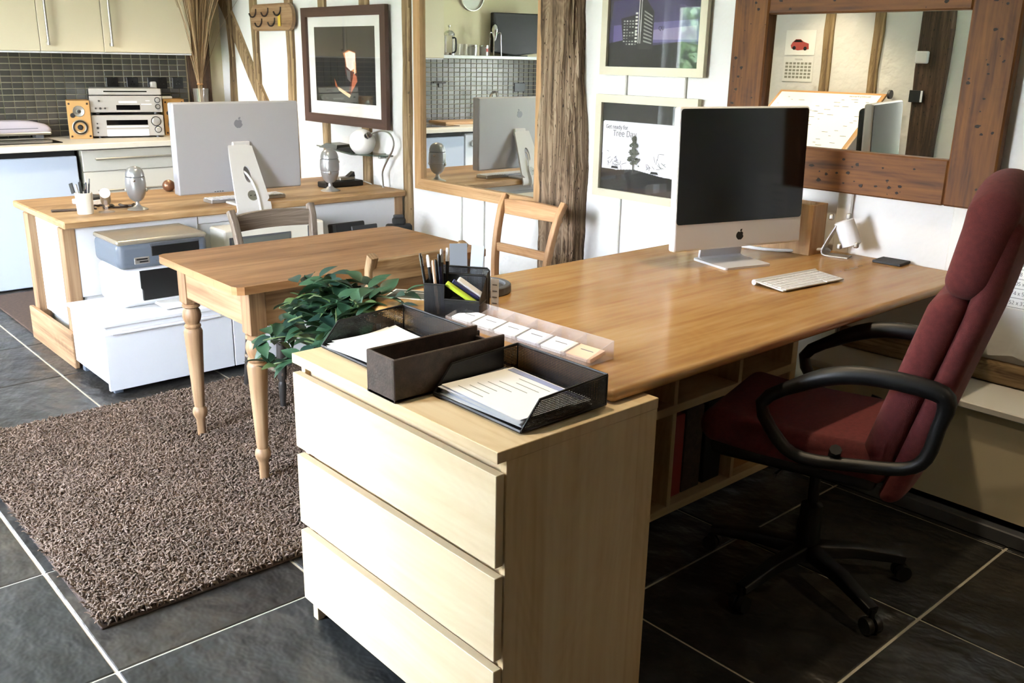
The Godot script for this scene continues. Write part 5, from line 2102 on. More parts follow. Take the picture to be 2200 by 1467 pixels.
	for s in [-1, 1]:
		b = nb()
		b.box(V(s * 0.026, 0.085, 0.0), V(0.052, 0.17, 0.0012), 0.0, X(V(0, 0, 0), V(-0.10, -s * 0.45, 0)))
		part(t, "leaf", b, "card_grey")
	b = nb()
	b.box(V(0, 0.046, 0), V(0.024, 0.092, 0.001))
	var rc := one("receipt", "narrow white receipt standing against the wire organiser", "paper", b, "paper", V(0.088, DESK_Y, -0.602), deg_to_rad(30))
	for i in 4:
		b = nb()
		b.box(V(0, 0.020 + i * 0.018, 0.0008), V(0.014, 0.003, 0.0005))
		part(rc, "print", b, "print_grey")
	t = thing("stone_dish", "round dark grey stone dish on the oak desk", "dish", V(-0.105, DESK_Y, -0.718))
	t.scale = V(1.12, 1.0, 1.12)
	b = nb(35.0)
	b.lathe([Vector2(0, 0), Vector2(0.076, 0.0), Vector2(0.079, 0.004), Vector2(0.079, 0.024), Vector2(0.076, 0.027), Vector2(0.064, 0.027), Vector2(0.061, 0.022)], 40)
	part(t, "rim", b, "stone")
	b = nb(35.0)
	b.lathe([Vector2(0.061, 0.022), Vector2(0.058, 0.019), Vector2(0, 0.019)], 40)
	part(t, "bowl", b, "stone_inner")
	t = thing("postcard", "dark printed postcard with white border lying on the desk", "postcard", V(-0.195, DESK_Y, -0.52), 0.62)
	b = nb()
	b.box(V(0, 0.0008, 0), V(0.15, 0.0016, 0.105))
	part(t, "card", b, "paper")
	b = nb()
	b.box(V(0, 0.0018, 0), V(0.138, 0.0005, 0.093))
	part(t, "print", b, "print_moss")
	b = nb()
	b.box(V(0.01, 0.0022, -0.02), V(0.09, 0.0003, 0.004))
	b.box(V(-0.02, 0.0022, 0.01), V(0.05, 0.0003, 0.003))
	part(t, "lettering", b, "paper")
	b = nb()
	b.box(V(0, 0.0006, 0), V(0.14, 0.0012, 0.10))
	one("white_postcard", "white postcard lying on the desk beside the wire organiser", "postcard", b, "paper", V(-0.13, DESK_Y, -0.60), 0.5)
	plant()


func plant():
	var t := thing("trailing_plant", "trailing dark green leafy plant beside the birch chest", "plant", V(-0.36, 0.010, -0.36))
	var b := nb(40.0)
	b.lathe([Vector2(0, 0), Vector2(0.09, 0), Vector2(0.12, 0.24), Vector2(0.125, 0.26), Vector2(0.115, 0.26), Vector2(0.11, 0.245), Vector2(0.0, 0.245)], 28)
	part(t, "pot", b, "terracotta")
	b = nb(40.0)
	b.lathe([Vector2(0.11, 0.235), Vector2(0.0, 0.25)], 20)
	part(t, "soil", b, "soil")
	# leaf: pointed oval folded along its rib
	var lm := []
	for k in 3:
		b = nb(80.0)
		var L: float = [0.075, 0.066, 0.085][k]
		var Wd: float = [0.021, 0.024, 0.022][k]
		var left := []
		var rib := []
		var right := []
		for i in 7:
			var u := i / 6.0
			var wv := Wd * sin(PI * pow(u, 0.8)) + 0.0004
			var dp := -0.012 * u * u * (1.0 + k * 0.4)
			rib.append(V(0, dp, L * u))
			left.append(V(-wv, dp + wv * 0.35, L * u))
			right.append(V(wv, dp + wv * 0.35, L * u))
		for i in 6:
			b.quad(left[i], left[i + 1], rib[i + 1], rib[i])
			b.quad(rib[i], rib[i + 1], right[i + 1], right[i])
		lm.append(b.mesh())
	var r := RandomNumberGenerator.new()
	r.seed = 5
	# stems climb from the pot and arch over; leaves along them
	var stems := nb(50.0)
	var tips := [[-0.02, 0.845, 0.02], [0.10, 0.865, -0.02], [0.17, 0.845, -0.06], [-0.12, 0.83, 0.03], [-0.20, 0.73, 0.05], [-0.22, 0.62, 0.10], [-0.05, 0.80, 0.08], [0.06, 0.80, 0.04], [0.14, 0.80, 0.0], [-0.16, 0.78, -0.03], [-0.21, 0.66, 0.04], [0.02, 0.835, -0.08], [-0.18, 0.55, 0.12], [0.19, 0.80, -0.02], [-0.08, 0.76, 0.11], [0.09, 0.75, 0.09], [-0.10, 0.80, -0.04], [0.0, 0.87, -0.03], [-0.06, 0.855, 0.0], [0.12, 0.83, 0.04], [0.05, 0.85, -0.06], [-0.14, 0.70, 0.08], [-0.24, 0.60, 0.06]]
	for q in tips:
		var tip := V(q[0] * 1.45, q[1] - 0.03, q[2])
		var crown := V(q[0] * 0.3, minf(q[1] + 0.01, 0.775), q[2] * 0.3)
		var path := curve([V(q[0] * 0.15, 0.24, q[2] * 0.15), V(q[0] * 0.18, 0.55, q[2] * 0.2), crown, crown.lerp(tip, 0.55) + V(0, 0.02, 0), tip], 16)
		stems.tube(path, 0.003, 5)
		for i in 17:
			var p: Vector3 = path[16 - i / 2] + V(r.randfn(), r.randfn(), r.randfn()) * 0.012
			if p.y < 0.45:
				continue
			var m: ArrayMesh = lm[r.randi_range(0, 2)]
			var yaw := r.randf() * TAU
			var o := part(t, "leaf", m, "leaf%d" % (3 if r.randf() < 0.12 else r.randi_range(0, 2)), p, V(r.randf_range(-0.75, 0.45), yaw, r.randf_range(-0.5, 0.5)))
			o.scale = Vector3.ONE * r.randf_range(0.8, 1.15)
	part(t, "stems", stems, "stem")


# bends an upright cushion along the curve of the chair back
func lean_back(b: B, shell: bool):
	var ys := [0.40, 0.5, 0.763, 0.96, 1.145, 1.30]
	var zs := [-0.215, -0.245, -0.312, -0.362, -0.392, -0.405]
	for k in b.v.size():
		var p := b.v[k]
		if shell:
			p = V(p.x * (1.0 - 0.10 * clampf((p.y - 1.0) / 0.2, 0, 1)), p.y, p.z - 0.02 * cos(p.x / 0.23 * PI / 2))
		var z: float = zs[0]
		for i in 5:
			if p.y >= ys[i]:
				z = lerpf(zs[i], zs[i + 1], clampf((p.y - ys[i]) / (ys[i + 1] - ys[i]), 0, 1))
		b.v[k] = V(p.x, p.y, p.z + z)


func red_chair():
	var t := thing("office_chair", "red fabric high back office chair with black loop arms", "office chair", V(0.777, 0, -1.27), deg_to_rad(-74.4))
	var b := nb(50.0)
	b.soft(V(0, 0.785, -0.01), V(0.44, 0.76, 0.06), 0.029, Transform3D.IDENTITY, 4, 10)
	lean_back(b, true)
	part(t, "back_shell", b, "red_cloth")
	b = nb(50.0)
	b.soft(V(0, 0.71, 0.055), V(0.45, 0.54, 0.095), 0.045, Transform3D.IDENTITY, 5, 8)
	lean_back(b, false)
	part(t, "back_cushion", b, "red_cloth")
	b = nb(50.0)
	b.soft(V(0, 1.105, 0.030), V(0.46, 0.30, 0.115), 0.055, Transform3D.IDENTITY, 6, 7)
	for wi in b.v.size():
		var p := b.v[wi]
		b.v[wi] = V(p.x, p.y + 0.012 - 0.075 * pow(absf(p.x) / 0.23, 2.4) * smoothstep(1.05, 1.25, p.y), p.z)
	lean_back(b, false)
	part(t, "head_cushion", b, "red_cloth")
	b = nb(50.0)
	b.soft(V(0, 0.500, 0.045), V(0.47, 0.10, 0.50), 0.048, Transform3D.IDENTITY, 5, 6)
	for wi in b.v.size():
		var p := b.v[wi]
		b.v[wi] = V(p.x, p.y + 0.03 * pow(clampf((p.z - 0.1) / 0.2, 0, 1), 2.0) - 0.02 * pow(clampf((p.z - 0.2) / 0.1, 0, 1), 2.0) , p.z)
	part(t, "seat", b, "red_cloth")
	b = nb(50.0)
	b.soft(V(0, 0.452, 0.03), V(0.44, 0.05, 0.46), 0.02, Transform3D.IDENTITY, 3, 2)
	part(t, "seat_pan", b, "black")
	for s in [-1, 1]:
		b = nb(50.0)
		var loop := [V(0, 0.63, 0.085), V(0, 0.70, -0.005), V(0, 0.745, -0.10), V(0, 0.760, -0.20), V(0, 0.752, -0.33), V(0, 0.725, -0.362), V(0, 0.66, -0.352), V(0, 0.575, -0.335), V(0, 0.535, -0.29), V(0, 0.515, -0.18), V(0, 0.50, -0.04), V(0, 0.535, 0.03)]
		var pts := []
		for i in loop.size():
			for k in 3:
				var p0: Vector3 = loop[(i + 11) % 12]
				var p1: Vector3 = loop[i]
				var p2: Vector3 = loop[(i + 1) % 12]
				var p3: Vector3 = loop[(i + 2) % 12]
				pts.append(p1.cubic_interpolate(p2, p0, p3, k / 3.0) + V(0.262 if s > 0 else -0.225, 0, 0.02 if s > 0 else 0.045))
		var rad := []
		for i in pts.size():
			rad.append(0.018 + 0.007 * clampf((pts[i].y - 0.68) / 0.06, 0, 1))
		b.tube(pts, rad, 10, true)
		var arm := part(t, "arm", b, "black")
		b = nb(50.0)
		b.tube([V(0.262 if s > 0 else -0.225, 0.545, -0.1), V(s * 0.2, 0.46, -0.08), V(0, 0.44, -0.08)], 0.016, 8)
		part(arm, "arm_bracket", b, "black")
	b = nb(40.0)
	b.lathe([Vector2(0, 0.07), Vector2(0.034, 0.07), Vector2(0.032, 0.25), Vector2(0.016, 0.26), Vector2(0.016, 0.42), Vector2(0.0, 0.42)], 18)
	part(t, "gas_column", b, "black")
	b = nb(40.0)
	b.box(V(0, 0.42, 0), V(0.16, 0.04, 0.22), 0.01)
	b.tube([V(0.05, 0.42, 0.04), V(0.26, 0.43, 0.05)], 0.006, 8)
	part(t, "mechanism", b, "black")
	for i in 5:
		var a := TAU * i / 5.0 + 0.35
		var d := V(cos(a), 0, sin(a))
		b = nb(50.0)
		b.bar([d * 0.02 + V(0, 0.10, 0), d * 0.16 + V(0, 0.095, 0), d * 0.30 + V(0, 0.07, 0)], V(-d.z, 0, d.x), [0.05, 0.045, 0.035], [0.05, 0.04, 0.028])
		var leg := part(t, "base_arm", b, "black")
		b = nb(50.0)
		for s in [-1, 1]:
			b.lathe([Vector2(0, -0.009), Vector2(0.024, -0.009), Vector2(0.026, 0), Vector2(0.024, 0.009), Vector2(0, 0.009)], 18, Transform3D(Basis(d, V(-d.z, 0, d.x), V(0, -1, 0)).orthonormalized(), d * 0.30 + V(-d.z, 0, d.x) * 0.014 * s + V(0, 0.026, 0)))
		b.tube([d * 0.30 + V(0, 0.03, 0), d * 0.30 + V(0, 0.075, 0)], 0.007, 8)
		part(leg, "caster", b, "black")


# flat picture painted pixel by pixel from outlines
func paint(w: int, h: int, bg: Color, shapes: Array) -> ImageTexture:
	var im := Image.create_empty(w, h, false, Image.FORMAT_RGB8)
	im.fill(bg)
	for s in shapes:
		var pl := PackedVector2Array()
		for q in s[1]:
			pl.append(Vector2(q[0] * w, q[1] * h))
		var lo := pl[0]
		var hi := pl[0]
		for p in pl:
			lo = lo.min(p)
			hi = hi.max(p)
		for y in range(maxi(0, int(lo.y)), mini(h, int(hi.y) + 2)):
			for x in range(maxi(0, int(lo.x)), mini(w, int(hi.x) + 2)):
				if Geometry2D.is_point_in_polygon(Vector2(x + 0.5, y + 0.5), pl):
					im.set_pixel(x, y, s[0])
	return ImageTexture.create_from_image(im)


func print_mat(key, tx, rough := 0.6):
	var m := mat(key, Color.WHITE, rough)
	m.albedo_texture = tx
	m.texture_repeat = false
	return m


func frame_part(t, w, h, fw, depth, m, grain_caps := false):
	# four mitred mouldings
	var hw: float = w / 2
	var hh: float = h / 2
	var c := [Vector2(-hw, -hh), Vector2(hw, -hh), Vector2(hw, hh), Vector2(-hw, hh)]
	var i := [Vector2(-hw + fw, -hh + fw), Vector2(hw - fw, -hh + fw), Vector2(hw - fw, hh - fw), Vector2(-hw + fw, hh - fw)]
	for k in 4:
		var j := (k + 1) % 4
		var b := nb(0.0, k % 2)
		b.prism([c[k], c[j], i[j], i[k]], 0.0, depth)
		# small bevel bead along the inner edge
		part(t, "moulding", b, m)


func wall_things():
	var b: B
	var r := RandomNumberGenerator.new()
	# ---- wenge framed flame photograph
	var t := thing("flame_picture", "dark brown framed photograph of a bright flame on black", "picture", V(-3.262, 1.4325, WB + 0.026))
	frame_part(t, 0.985, 0.725, 0.058, 0.028, "frame_wenge")
	var mt := part(t, "mount", sheet(0.87, 0.61, 0.004), "paper", V(0, 0, 0.010))
	var fl := [[Color(0.13, 0.12, 0.11), [[0, 0], [1, 0], [1, 0.48], [0, 0.46]]],  # greyer upper half: the glazing's reflection painted into the print
		[Color(0.36, 0.14, 0.06), [[0.47, 0.33], [0.58, 0.29], [0.70, 0.32], [0.71, 0.60], [0.72, 0.70], [0.62, 0.86], [0.58, 0.93], [0.34, 0.80], [0.32, 0.66], [0.38, 0.78], [0.56, 0.86], [0.60, 0.72], [0.52, 0.62], [0.51, 0.44]]],
		[Color(0.93, 0.62, 0.36), [[0.49, 0.345], [0.58, 0.305], [0.69, 0.335], [0.70, 0.60], [0.64, 0.58], [0.53, 0.52], [0.52, 0.42]]],
		[Color(1.0, 0.98, 0.94), [[0.52, 0.345], [0.60, 0.315], [0.69, 0.345], [0.685, 0.53], [0.61, 0.575], [0.54, 0.52]]],
		[Color(0.99, 0.93, 0.82), [[0.66, 0.45], [0.69, 0.45], [0.685, 0.60], [0.665, 0.62]]],
		[Color(0.78, 0.42, 0.28), [[0.655, 0.60], [0.70, 0.64], [0.71, 0.71], [0.60, 0.87], [0.62, 0.74]]],
		[Color(0.98, 0.84, 0.66), [[0.37, 0.79], [0.41, 0.80], [0.60, 0.89], [0.575, 0.93], [0.40, 0.84]]],
		[Color(0.80, 0.45, 0.25), [[0.33, 0.68], [0.36, 0.74], [0.38, 0.80], [0.345, 0.79]]],
		[Color(0.45, 0.44, 0.45), [[0.53, 0.55], [0.60, 0.58], [0.60, 0.72], [0.55, 0.68]]]]
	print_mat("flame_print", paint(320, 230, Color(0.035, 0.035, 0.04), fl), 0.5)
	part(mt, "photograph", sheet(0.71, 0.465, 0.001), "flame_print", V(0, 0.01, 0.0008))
	b = nb()
	b.box(V(0, 0, 0.0165), V(0.872, 0.612, 0.002))
	part(t, "glazing", b, "picture_glass")
	# ---- tall oak framed mirror
	t = thing("oak_mirror", "large pale oak framed mirror beside the weathered post", "mirror", V(-1.951, 1.40, WB + 0.014))
	var gw := 1.10
	var gh := 1.30
	frame_part(t, gw, gh, 0.062, 0.030, "frame_oak")
	b = nb()
	b.box(V(0, 0, 0.006), V(gw - 0.11, gh - 0.11, 0.006))
	part(t, "glass", b, "mirror")
	# ---- rustic brown mirror
	t = thing("rustic_mirror", "broad dark brown rustic wooden mirror above the desk", "mirror", V(0.242, 1.441, WB + 0.017))
	var bw := 1.094
	var bh := 0.80
	var fw := 0.160
	for s in [-1, 1]:
		b = nb(0.0, 1)
		b.box(V(s * (bw / 2 - fw / 2), 0, 0.017), V(fw, bh, 0.045), 0.006)
		part(t, "upright", b, "frame_brown")
		b = nb(0.0, 0)
		b.box(V(0, s * (bh / 2 - 0.078), 0.016), V(bw - 2 * fw, 0.156, 0.043), 0.005)
		part(t, "rail", b, "frame_brown")
	b = nb()
	b.box(V(0, 0, 0.004), V(bw - 2 * fw + 0.02, bh - 0.30, 0.006))
	part(t, "glass", b, "mirror")
	r.seed = 15
	for i in 170:
		var u := r.randf_range(-0.5, 0.5) * bw
		var v := r.randf_range(-0.5, 0.5) * bh
		if absf(u) < bw / 2 - fw + 0.012 and absf(v) < bh / 2 - 0.156 + 0.012:
			continue
		if absf(u) > bw / 2 - 0.02 or absf(v) > bh / 2 - 0.02:
			continue
		b = nb()
		var k := r.randf_range(0.002, 0.008)
		var pl := []
		for j in 7:
			var a := TAU * j / 7.0
			pl.append(Vector2(cos(a) * k * r.randf_range(0.7, 1.6), sin(a) * k * r.randf_range(0.6, 1.1)))
		b.prism(pl, 0.0, 0.0006)
		part(t, "worm_mark", b, "knot", V(u, v, 0.0396))
	# ---- two champagne framed posters
	for k in 2:
		var y: float = [1.675, 1.117][k]
		t = thing("framed_poster", ["champagne framed night picture of tall buildings with lit windows", "champagne framed poster of a tree on a pale card"][k], "picture", V([-0.743, -0.757][k], y, WB + 0.018), 0.0, "champagne framed posters")
		frame_part(t, 0.592, 0.470, 0.036, 0.022, "frame_champagne")
		if k == 0:
			var sh := [[Color(0.27, 0.24, 0.40), [[0.05, 0.30], [0.95, 0.2], [1.0, 0.75], [0.0, 0.78]]], [Color(0.42, 0.38, 0.60), [[0.06, 0.55], [0.95, 0.50], [0.98, 0.72], [0.06, 0.74]]], [Color(0.60, 0.56, 0.72), [[0.5, 0.60], [0.94, 0.56], [0.95, 0.70], [0.5, 0.70]]], [Color(0.10, 0.10, 0.09), [[0, 0.74], [0.2, 0.70], [0.5, 0.76], [0.8, 0.72], [1, 0.76], [1, 1], [0, 1]]], [Color(0.14, 0.14, 0.16), [[0.14, 0.48], [0.32, 0.44], [0.34, 0.80], [0.18, 0.80]]], [Color(0.20, 0.20, 0.20), [[0.34, 0.18], [0.50, 0.42], [0.50, 0.80], [0.34, 0.80]]], [Color(0.88, 0.88, 0.86), [[0.335, 0.20], [0.345, 0.20], [0.345, 0.74], [0.335, 0.74]]], [Color(0.80, 0.80, 0.80), [[0.36, 0.22], [0.37, 0.22], [0.365, 0.74], [0.355, 0.74]]], [Color(0.75, 0.72, 0.7), [[0.36, 0.13], [0.40, 0.20], [0.36, 0.21]]]]
			r.seed = 2
			for i in 9:
				for j in 5:
					var x := 0.17 + j * 0.032
					var yy := 0.50 + i * 0.030
					if r.randf() < 0.8:
						sh.append([Color(0.9, 0.9, 0.88) * r.randf_range(0.55, 1.0), [[x, yy], [x + 0.020, yy], [x + 0.020, yy + 0.014], [x, yy + 0.014]]])
				sh.append([Color(0.62, 0.62, 0.60), [[0.395, 0.40 + i * 0.038], [0.485, 0.46 + i * 0.034], [0.485, 0.474 + i * 0.034], [0.395, 0.418 + i * 0.038]]])
				sh.append([Color(0.92, 0.92, 0.9), [[0.30, 0.42 + i * 0.036], [0.327, 0.42 + i * 0.036], [0.327, 0.44 + i * 0.036], [0.30, 0.44 + i * 0.036]]])
			print_mat("tower_print", paint(340, 260, Color(0.23, 0.21, 0.25), sh), 0.5)
			part(t, "print", sheet(0.53, 0.41, 0.002), "tower_print", V(0, 0, 0.006))
			text(t, "lettering", "QU", 0.016, "print_black", V(0.045, -0.035, 0.0068))
		else:
			print_mat("card_print", paint(300, 230, Color(0.045, 0.04, 0.04), [[Color(0.14, 0.13, 0.12), [[0, 0], [1, 0], [1, 0.21], [0, 0.21]]], [Color(0.93, 0.93, 0.97), [[0.03, 0.215], [0.98, 0.215], [0.985, 0.79], [0.7, 0.775], [0.40, 0.73], [0.2, 0.755], [0.02, 0.75], [0.015, 0.23]]], [Color(0.17, 0.10, 0.07), [[0.3, 0.95], [1, 0.88], [1, 1], [0.3, 1]]]]), 0.5)
			var pr := part(t, "print", sheet(0.53, 0.41, 0.002), "card_print", V(0, 0, 0.006))
			text(t, "lettering", "Get ready for", 0.0165, "print_black", V(-0.238, 0.090, 0.0066), Vector3.ZERO, false, HORIZONTAL_ALIGNMENT_LEFT)
			text(t, "lettering", "Tree Day", 0.026, "print_grey", V(-0.192, 0.062, 0.0066), Vector3.ZERO, false, HORIZONTAL_ALIGNMENT_LEFT)
			# the tree and the small drawn figures, printed
			r.seed = 71
			var tb := nb()
			tb.prism([Vector2(-0.058, -0.108), Vector2(-0.052, -0.108), Vector2(-0.053, 0.045), Vector2(-0.057, 0.045)], 0.0066, 0.0069)
			for i in 240:
				var u := r.randf()
				var half := lerpf(0.008, 0.052, u) * r.randf_range(-1, 1) * (0.65 + 0.35 * sin(u * 26.0))
				var c := Vector2(-0.055 + half, lerpf(0.055, -0.075, u))
				var pl := []
				for j in 6:
					var a := TAU * j / 6
					pl.append(c + Vector2(cos(a) * r.randf_range(0.003, 0.008), sin(a) * r.randf_range(0.002, 0.005)))
				tb.prism(Geometry2D.convex_hull(PackedVector2Array(pl)).slice(1), 0.0066, 0.0069 + i * 0.000002)
			part(pr, "tree_print", tb, "print_moss")
			tb = nb()
			for g in [[-0.165, -0.07], [0.075, -0.075]]:
				for i in 16:
					var c := Vector2(g[0] + r.randf_range(-0.055, 0.055), g[1] + r.randf_range(-0.03, 0.07) * r.randf())
					var d := Vector2.from_angle(r.randf() * TAU) * r.randf_range(0.006, 0.016)
					var nrm := d.orthogonal().normalized() * 0.0009
					tb.prism([c - d - nrm, c + d - nrm, c + d + nrm, c - d + nrm], 0.0066, 0.0069 + i * 0.000003)
				tb.prism([Vector2(g[0] - 0.025, g[1] - 0.028), Vector2(g[0] + 0.022, g[1] - 0.028), Vector2(g[0] + 0.015, g[1] - 0.018), Vector2(g[0] - 0.02, g[1] - 0.018)], 0.0066, 0.0070)
			part(pr, "figure_print", tb, "print_dark")
		b = nb()
		b.box(V(0, 0, 0.0135), V(0.532, 0.412, 0.002))
		part(t, "glazing", b, "picture_glass")
	# ---- wooden key board with hooks
	t = thing("key_board", "rounded wooden key board with five iron hooks on studs", "key board", V(-4.165, 1.745, WB + 0.028))
	b = nb(40.0, 0)
	b.prism(rrect(0.60, 0.178, 0.075, 8), 0.0, 0.026)
	part(t, "board", b, "pine_pale")
	for q in [[-0.235, 0.025], [-0.055, 0.028], [0.125, 0.030], [-0.155, -0.040], [0.035, -0.038]]:
		b = nb(40.0)
		b.tube(curve([V(q[0] + 0.022, q[1] + 0.034, 0.027), V(q[0] + 0.020, q[1] + 0.006, 0.030), V(q[0] + 0.008, q[1] - 0.018, 0.040), V(q[0] - 0.012, q[1] - 0.018, 0.052), V(q[0] - 0.024, q[1] + 0.004, 0.058)], 14), 0.0055, 8)
		part(t, "hook", b, "iron")
	b = nb()
	b.box(V(0, 0, 0), V(0.035, 0.075, 0.004), 0.001)
	one("key_tag", "yellow tag hanging from the wooden key board", "tag", b, "yellow_tag", V(-4.165 + 0.128, 1.722, WB + 0.060))
	# ---- paper size chart by the office chair
	t = thing("size_chart", "white paper size chart pinned to the wall behind red chair", "chart", V(0.99, 0.872, WB + 0.003))
	part(t, "sheet", sheet(0.30, 0.42, 0.001), "paper")
	var rows := ["A0  1189 x 841 mm", "A1  841 x 594 mm", "A2  594 x 420 mm", "A3  420 x 297 mm", "A4  297 x 210 mm", "A5  210 x 148 mm", "A6  148 x 105 mm", "A7  105 x 74 mm", "A8  74 x 52 mm", "A9  52 x 37 mm", "A10  37 x 26 mm"]
	for i in rows.size():
		text(t, "lettering", rows[i], 0.012, "print_grey", V(-0.135, 0.165 - i * 0.033, 0.0004), Vector3.ZERO, false, HORIZONTAL_ALIGNMENT_LEFT)
		b = nb()
		b.box(V(0, 0.149 - i * 0.033, 0.0004), V(0.28, 0.0015, 0.0005))
		part(t, "rule", b, "print_grey")


func reflected_things():
	# things that stand out of view and are seen in the two mirrors
	var b: B
	var F := PI / 2
	# ---- shelf on the kitchen wall and what stands on it
	b = nb()
	b.span(WA, -4.86, 1.492, 1.520, -0.25, 1.05, 0.003)
	one("wall_shelf", "long white shelf on the kitchen wall, seen in the oak mirror", "shelf", b, "white")
	var t := thing("cafetiere", "glass and chrome cafetiere on the white shelf", "cafetiere", V(-4.96, 1.52, -0.06))
	b = nb(40.0)
	b.lathe([Vector2(0, 0.004), Vector2(0.046, 0.004), Vector2(0.047, 0.17), Vector2(0.045, 0.17), Vector2(0.044, 0.008), Vector2(0, 0.008)], 24)
	part(t, "jug", b, "glass")
	b = nb(40.0)
	b.lathe([Vector2(0, 0.17), Vector2(0.052, 0.17), Vector2(0.05, 0.19), Vector2(0.03, 0.21), Vector2(0.004, 0.215), Vector2(0.004, 0.24), Vector2(0.012, 0.245), Vector2(0.012, 0.258), Vector2(0, 0.262)], 24)
	part(t, "lid", b, "chrome")
	b = nb(40.0)
	for k in 4:
		var a := TAU * k / 4
		b.box(V(cos(a) * 0.05, 0.085, sin(a) * 0.05), V(0.008, 0.17, 0.008), 0.001)
	b.lathe([Vector2(0.05, 0.0), Vector2(0.053, 0.0), Vector2(0.053, 0.02), Vector2(0.05, 0.02)], 24)
	part(t, "cage", b, "chrome")
	b = nb(40.0)
	b.tube(curve([V(0.05, 0.15, 0.0), V(0.095, 0.14, 0.0), V(0.095, 0.04, 0.0), V(0.05, 0.02, 0.0)], 14), 0.008, 8)
	part(t, "handle", b, "black")
	for k in 2:
		b = nb(40.0)
		b.lathe([Vector2(0, 0), Vector2(0.030, 0), Vector2(0.036, 0.10), Vector2(0.034, 0.10), Vector2(0.028, 0.006), Vector2(0, 0.006)], 24)
		one("tumbler", ["clear glass tumbler beside the cafetiere", "clear glass tumbler beside the coffee tins"][k], "glass", b, "glass", V(-4.96, 1.52, 0.035 + k * 0.08), 0, "glass tumblers")
	for k in 2:
		t = thing("storage_tin", ["silver storage tin beside the tumblers", "silver storage tin with red badge beside the juicer"][k], "tin", V(-4.96, 1.52, 0.215 + k * 0.14))
		b = nb(40.0)
		b.lathe([Vector2(0, 0), Vector2(0.045, 0), Vector2(0.045, 0.085), Vector2(0, 0.085)], 26)
		part(t, "can", b, "steel")
		b = nb(40.0)
		b.lathe([Vector2(0.046, 0.080), Vector2(0.047, 0.082), Vector2(0.047, 0.094), Vector2(0.044, 0.096), Vector2(0, 0.096)], 26)
		part(t, "lid", b, "chrome")
		if k == 1:
			b = nb()
			b.box(V(0.0452, 0.05, 0), V(0.002, 0.03, 0.02))
			part(t, "badge", b, "print_red")
	t = thing("citrus_juicer", "tall chrome three legged citrus juicer on the shelf", "juicer", V(-4.91, 1.52, 0.445))
	b = nb(40.0)
	b.lathe([Vector2(0, 0.13), Vector2(0.012, 0.15), Vector2(0.026, 0.20), Vector2(0.03, 0.24), Vector2(0.02, 0.27), Vector2(0.0, 0.285)], 20)
	part(t, "head", b, "chrome")
	for k in 3:
		var a := TAU * k / 3 + 0.5
		var d := V(cos(a), 0, sin(a))
		b = nb(40.0)
		b.tube(curve([d * 0.024 + V(0, 0.20, 0), d * 0.055 + V(0, 0.21, 0), d * 0.06 + V(0, 0.12, 0), d * 0.065], 14), 0.0045, 8)
		part(t, "leg", b, "chrome")
	t = thing("television", "small black flat television on the white shelf", "television", V(-4.97, 1.52, 0.75), F + 0.25)
	b = nb(40.0)
	b.soft(V(0, 0.215, 0), V(0.50, 0.36, 0.07), 0.012, Transform3D.IDENTITY)
	for wi in b.v.size():
		var p := b.v[wi]
		b.v[wi] = V(p.x, p.y - (0.03 * (1.0 - pow(p.x / 0.25, 2.0)) if p.y < 0.1 else 0.0), p.z)
	part(t, "casing", b, "black")
	b = nb()
	b.box(V(0, 0.225, 0.0355), V(0.45, 0.28, 0.002))
	part(t, "screen", b, "back_black")
	b = nb(40.0)
	b.box(V(0, 0.02, 0), V(0.10, 0.04, 0.04), 0.004)
	b.box(V(0, 0.005, 0), V(0.22, 0.010, 0.14), 0.004)
	part(t, "stand", b, "black")
	t = thing("wall_clock", "round wall clock with thin steel rim on kitchen wall", "clock", V(WA, 2.06, 0.305), F)
	b = nb(40.0)
	b.frame(circle(0.145, 40), circle(0.135, 40), 0.0, 0.03)
	part(t, "rim", b, "steel")
	b = nb()
	b.prism(circle(0.136, 40), 0.0, 0.012)
	part(t, "dial", b, "white_matt")
	b = nb()
	b.box(V(0.0, 0.04, 0.016), V(0.008, 0.09, 0.002), 0.0005)
	b.box(V(0.03, 0.0, 0.018), V(0.07, 0.006, 0.002), 0.0005)
	part(t, "hands", b, "black")
	t = thing("wall_socket", "black wall socket in the mosaic under the television", "socket", V(WA + 0.010, 1.225, 0.93), F)
	b = nb()
	b.box(V(0, 0, 0.004), V(0.145, 0.082, 0.009), 0.003)
	part(t, "plate", b, "black")
	t = thing("coat_hook", "small black hook rail on the mosaic", "hook", V(WA + 0.010, 1.255, -0.07), F)
	b = nb(40.0)
	b.box(V(0, 0, 0.006), V(0.04, 0.05, 0.012), 0.003)
	b.tube([V(-0.05, 0.02, 0.02), V(0.09, 0.02, 0.02)], 0.008, 8)
	part(t, "hook", b, "black")
	t = thing("sink_tap", "chrome swan neck tap at the kitchen sink", "tap", V(-4.95, 0.918, 0.42))
	b = nb(40.0)
	b.tube(curve([V(0, 0, 0), V(0, 0.18, 0), V(0.03, 0.26, 0), V(0.10, 0.27, 0), V(0.13, 0.20, 0)], 20), 0.011, 10)
	part(t, "spout", b, "chrome")
	b = nb(40.0)
	b.lathe([Vector2(0, 0), Vector2(0.028, 0), Vector2(0.024, 0.03), Vector2(0, 0.03)], 18)
	part(t, "base", b, "chrome")
	b = nb(0.0, 2)
	b.box(V(0, 0.012, 0), V(0.30, 0.024, 0.5), 0.004)
	one("chopping_board", "pale wooden chopping board lying on the worktop", "chopping board", b, "frame_oak", V(-4.85, 0.918, -0.02), 0.1)
	# ---- front wall: calendar, planner board, switches
	t = thing("wall_calendar", "white wall calendar with a red car, seen in rustic mirror", "calendar", V(-2.47, 1.565, WF - 0.004), PI)
	part(t, "picture_page", sheet(0.285, 0.20, 0.001), "paper", V(0, 0.108, 0))
	part(t, "date_page", sheet(0.285, 0.20, 0.001), "white_matt", V(0, -0.108, 0))
	b = nb()
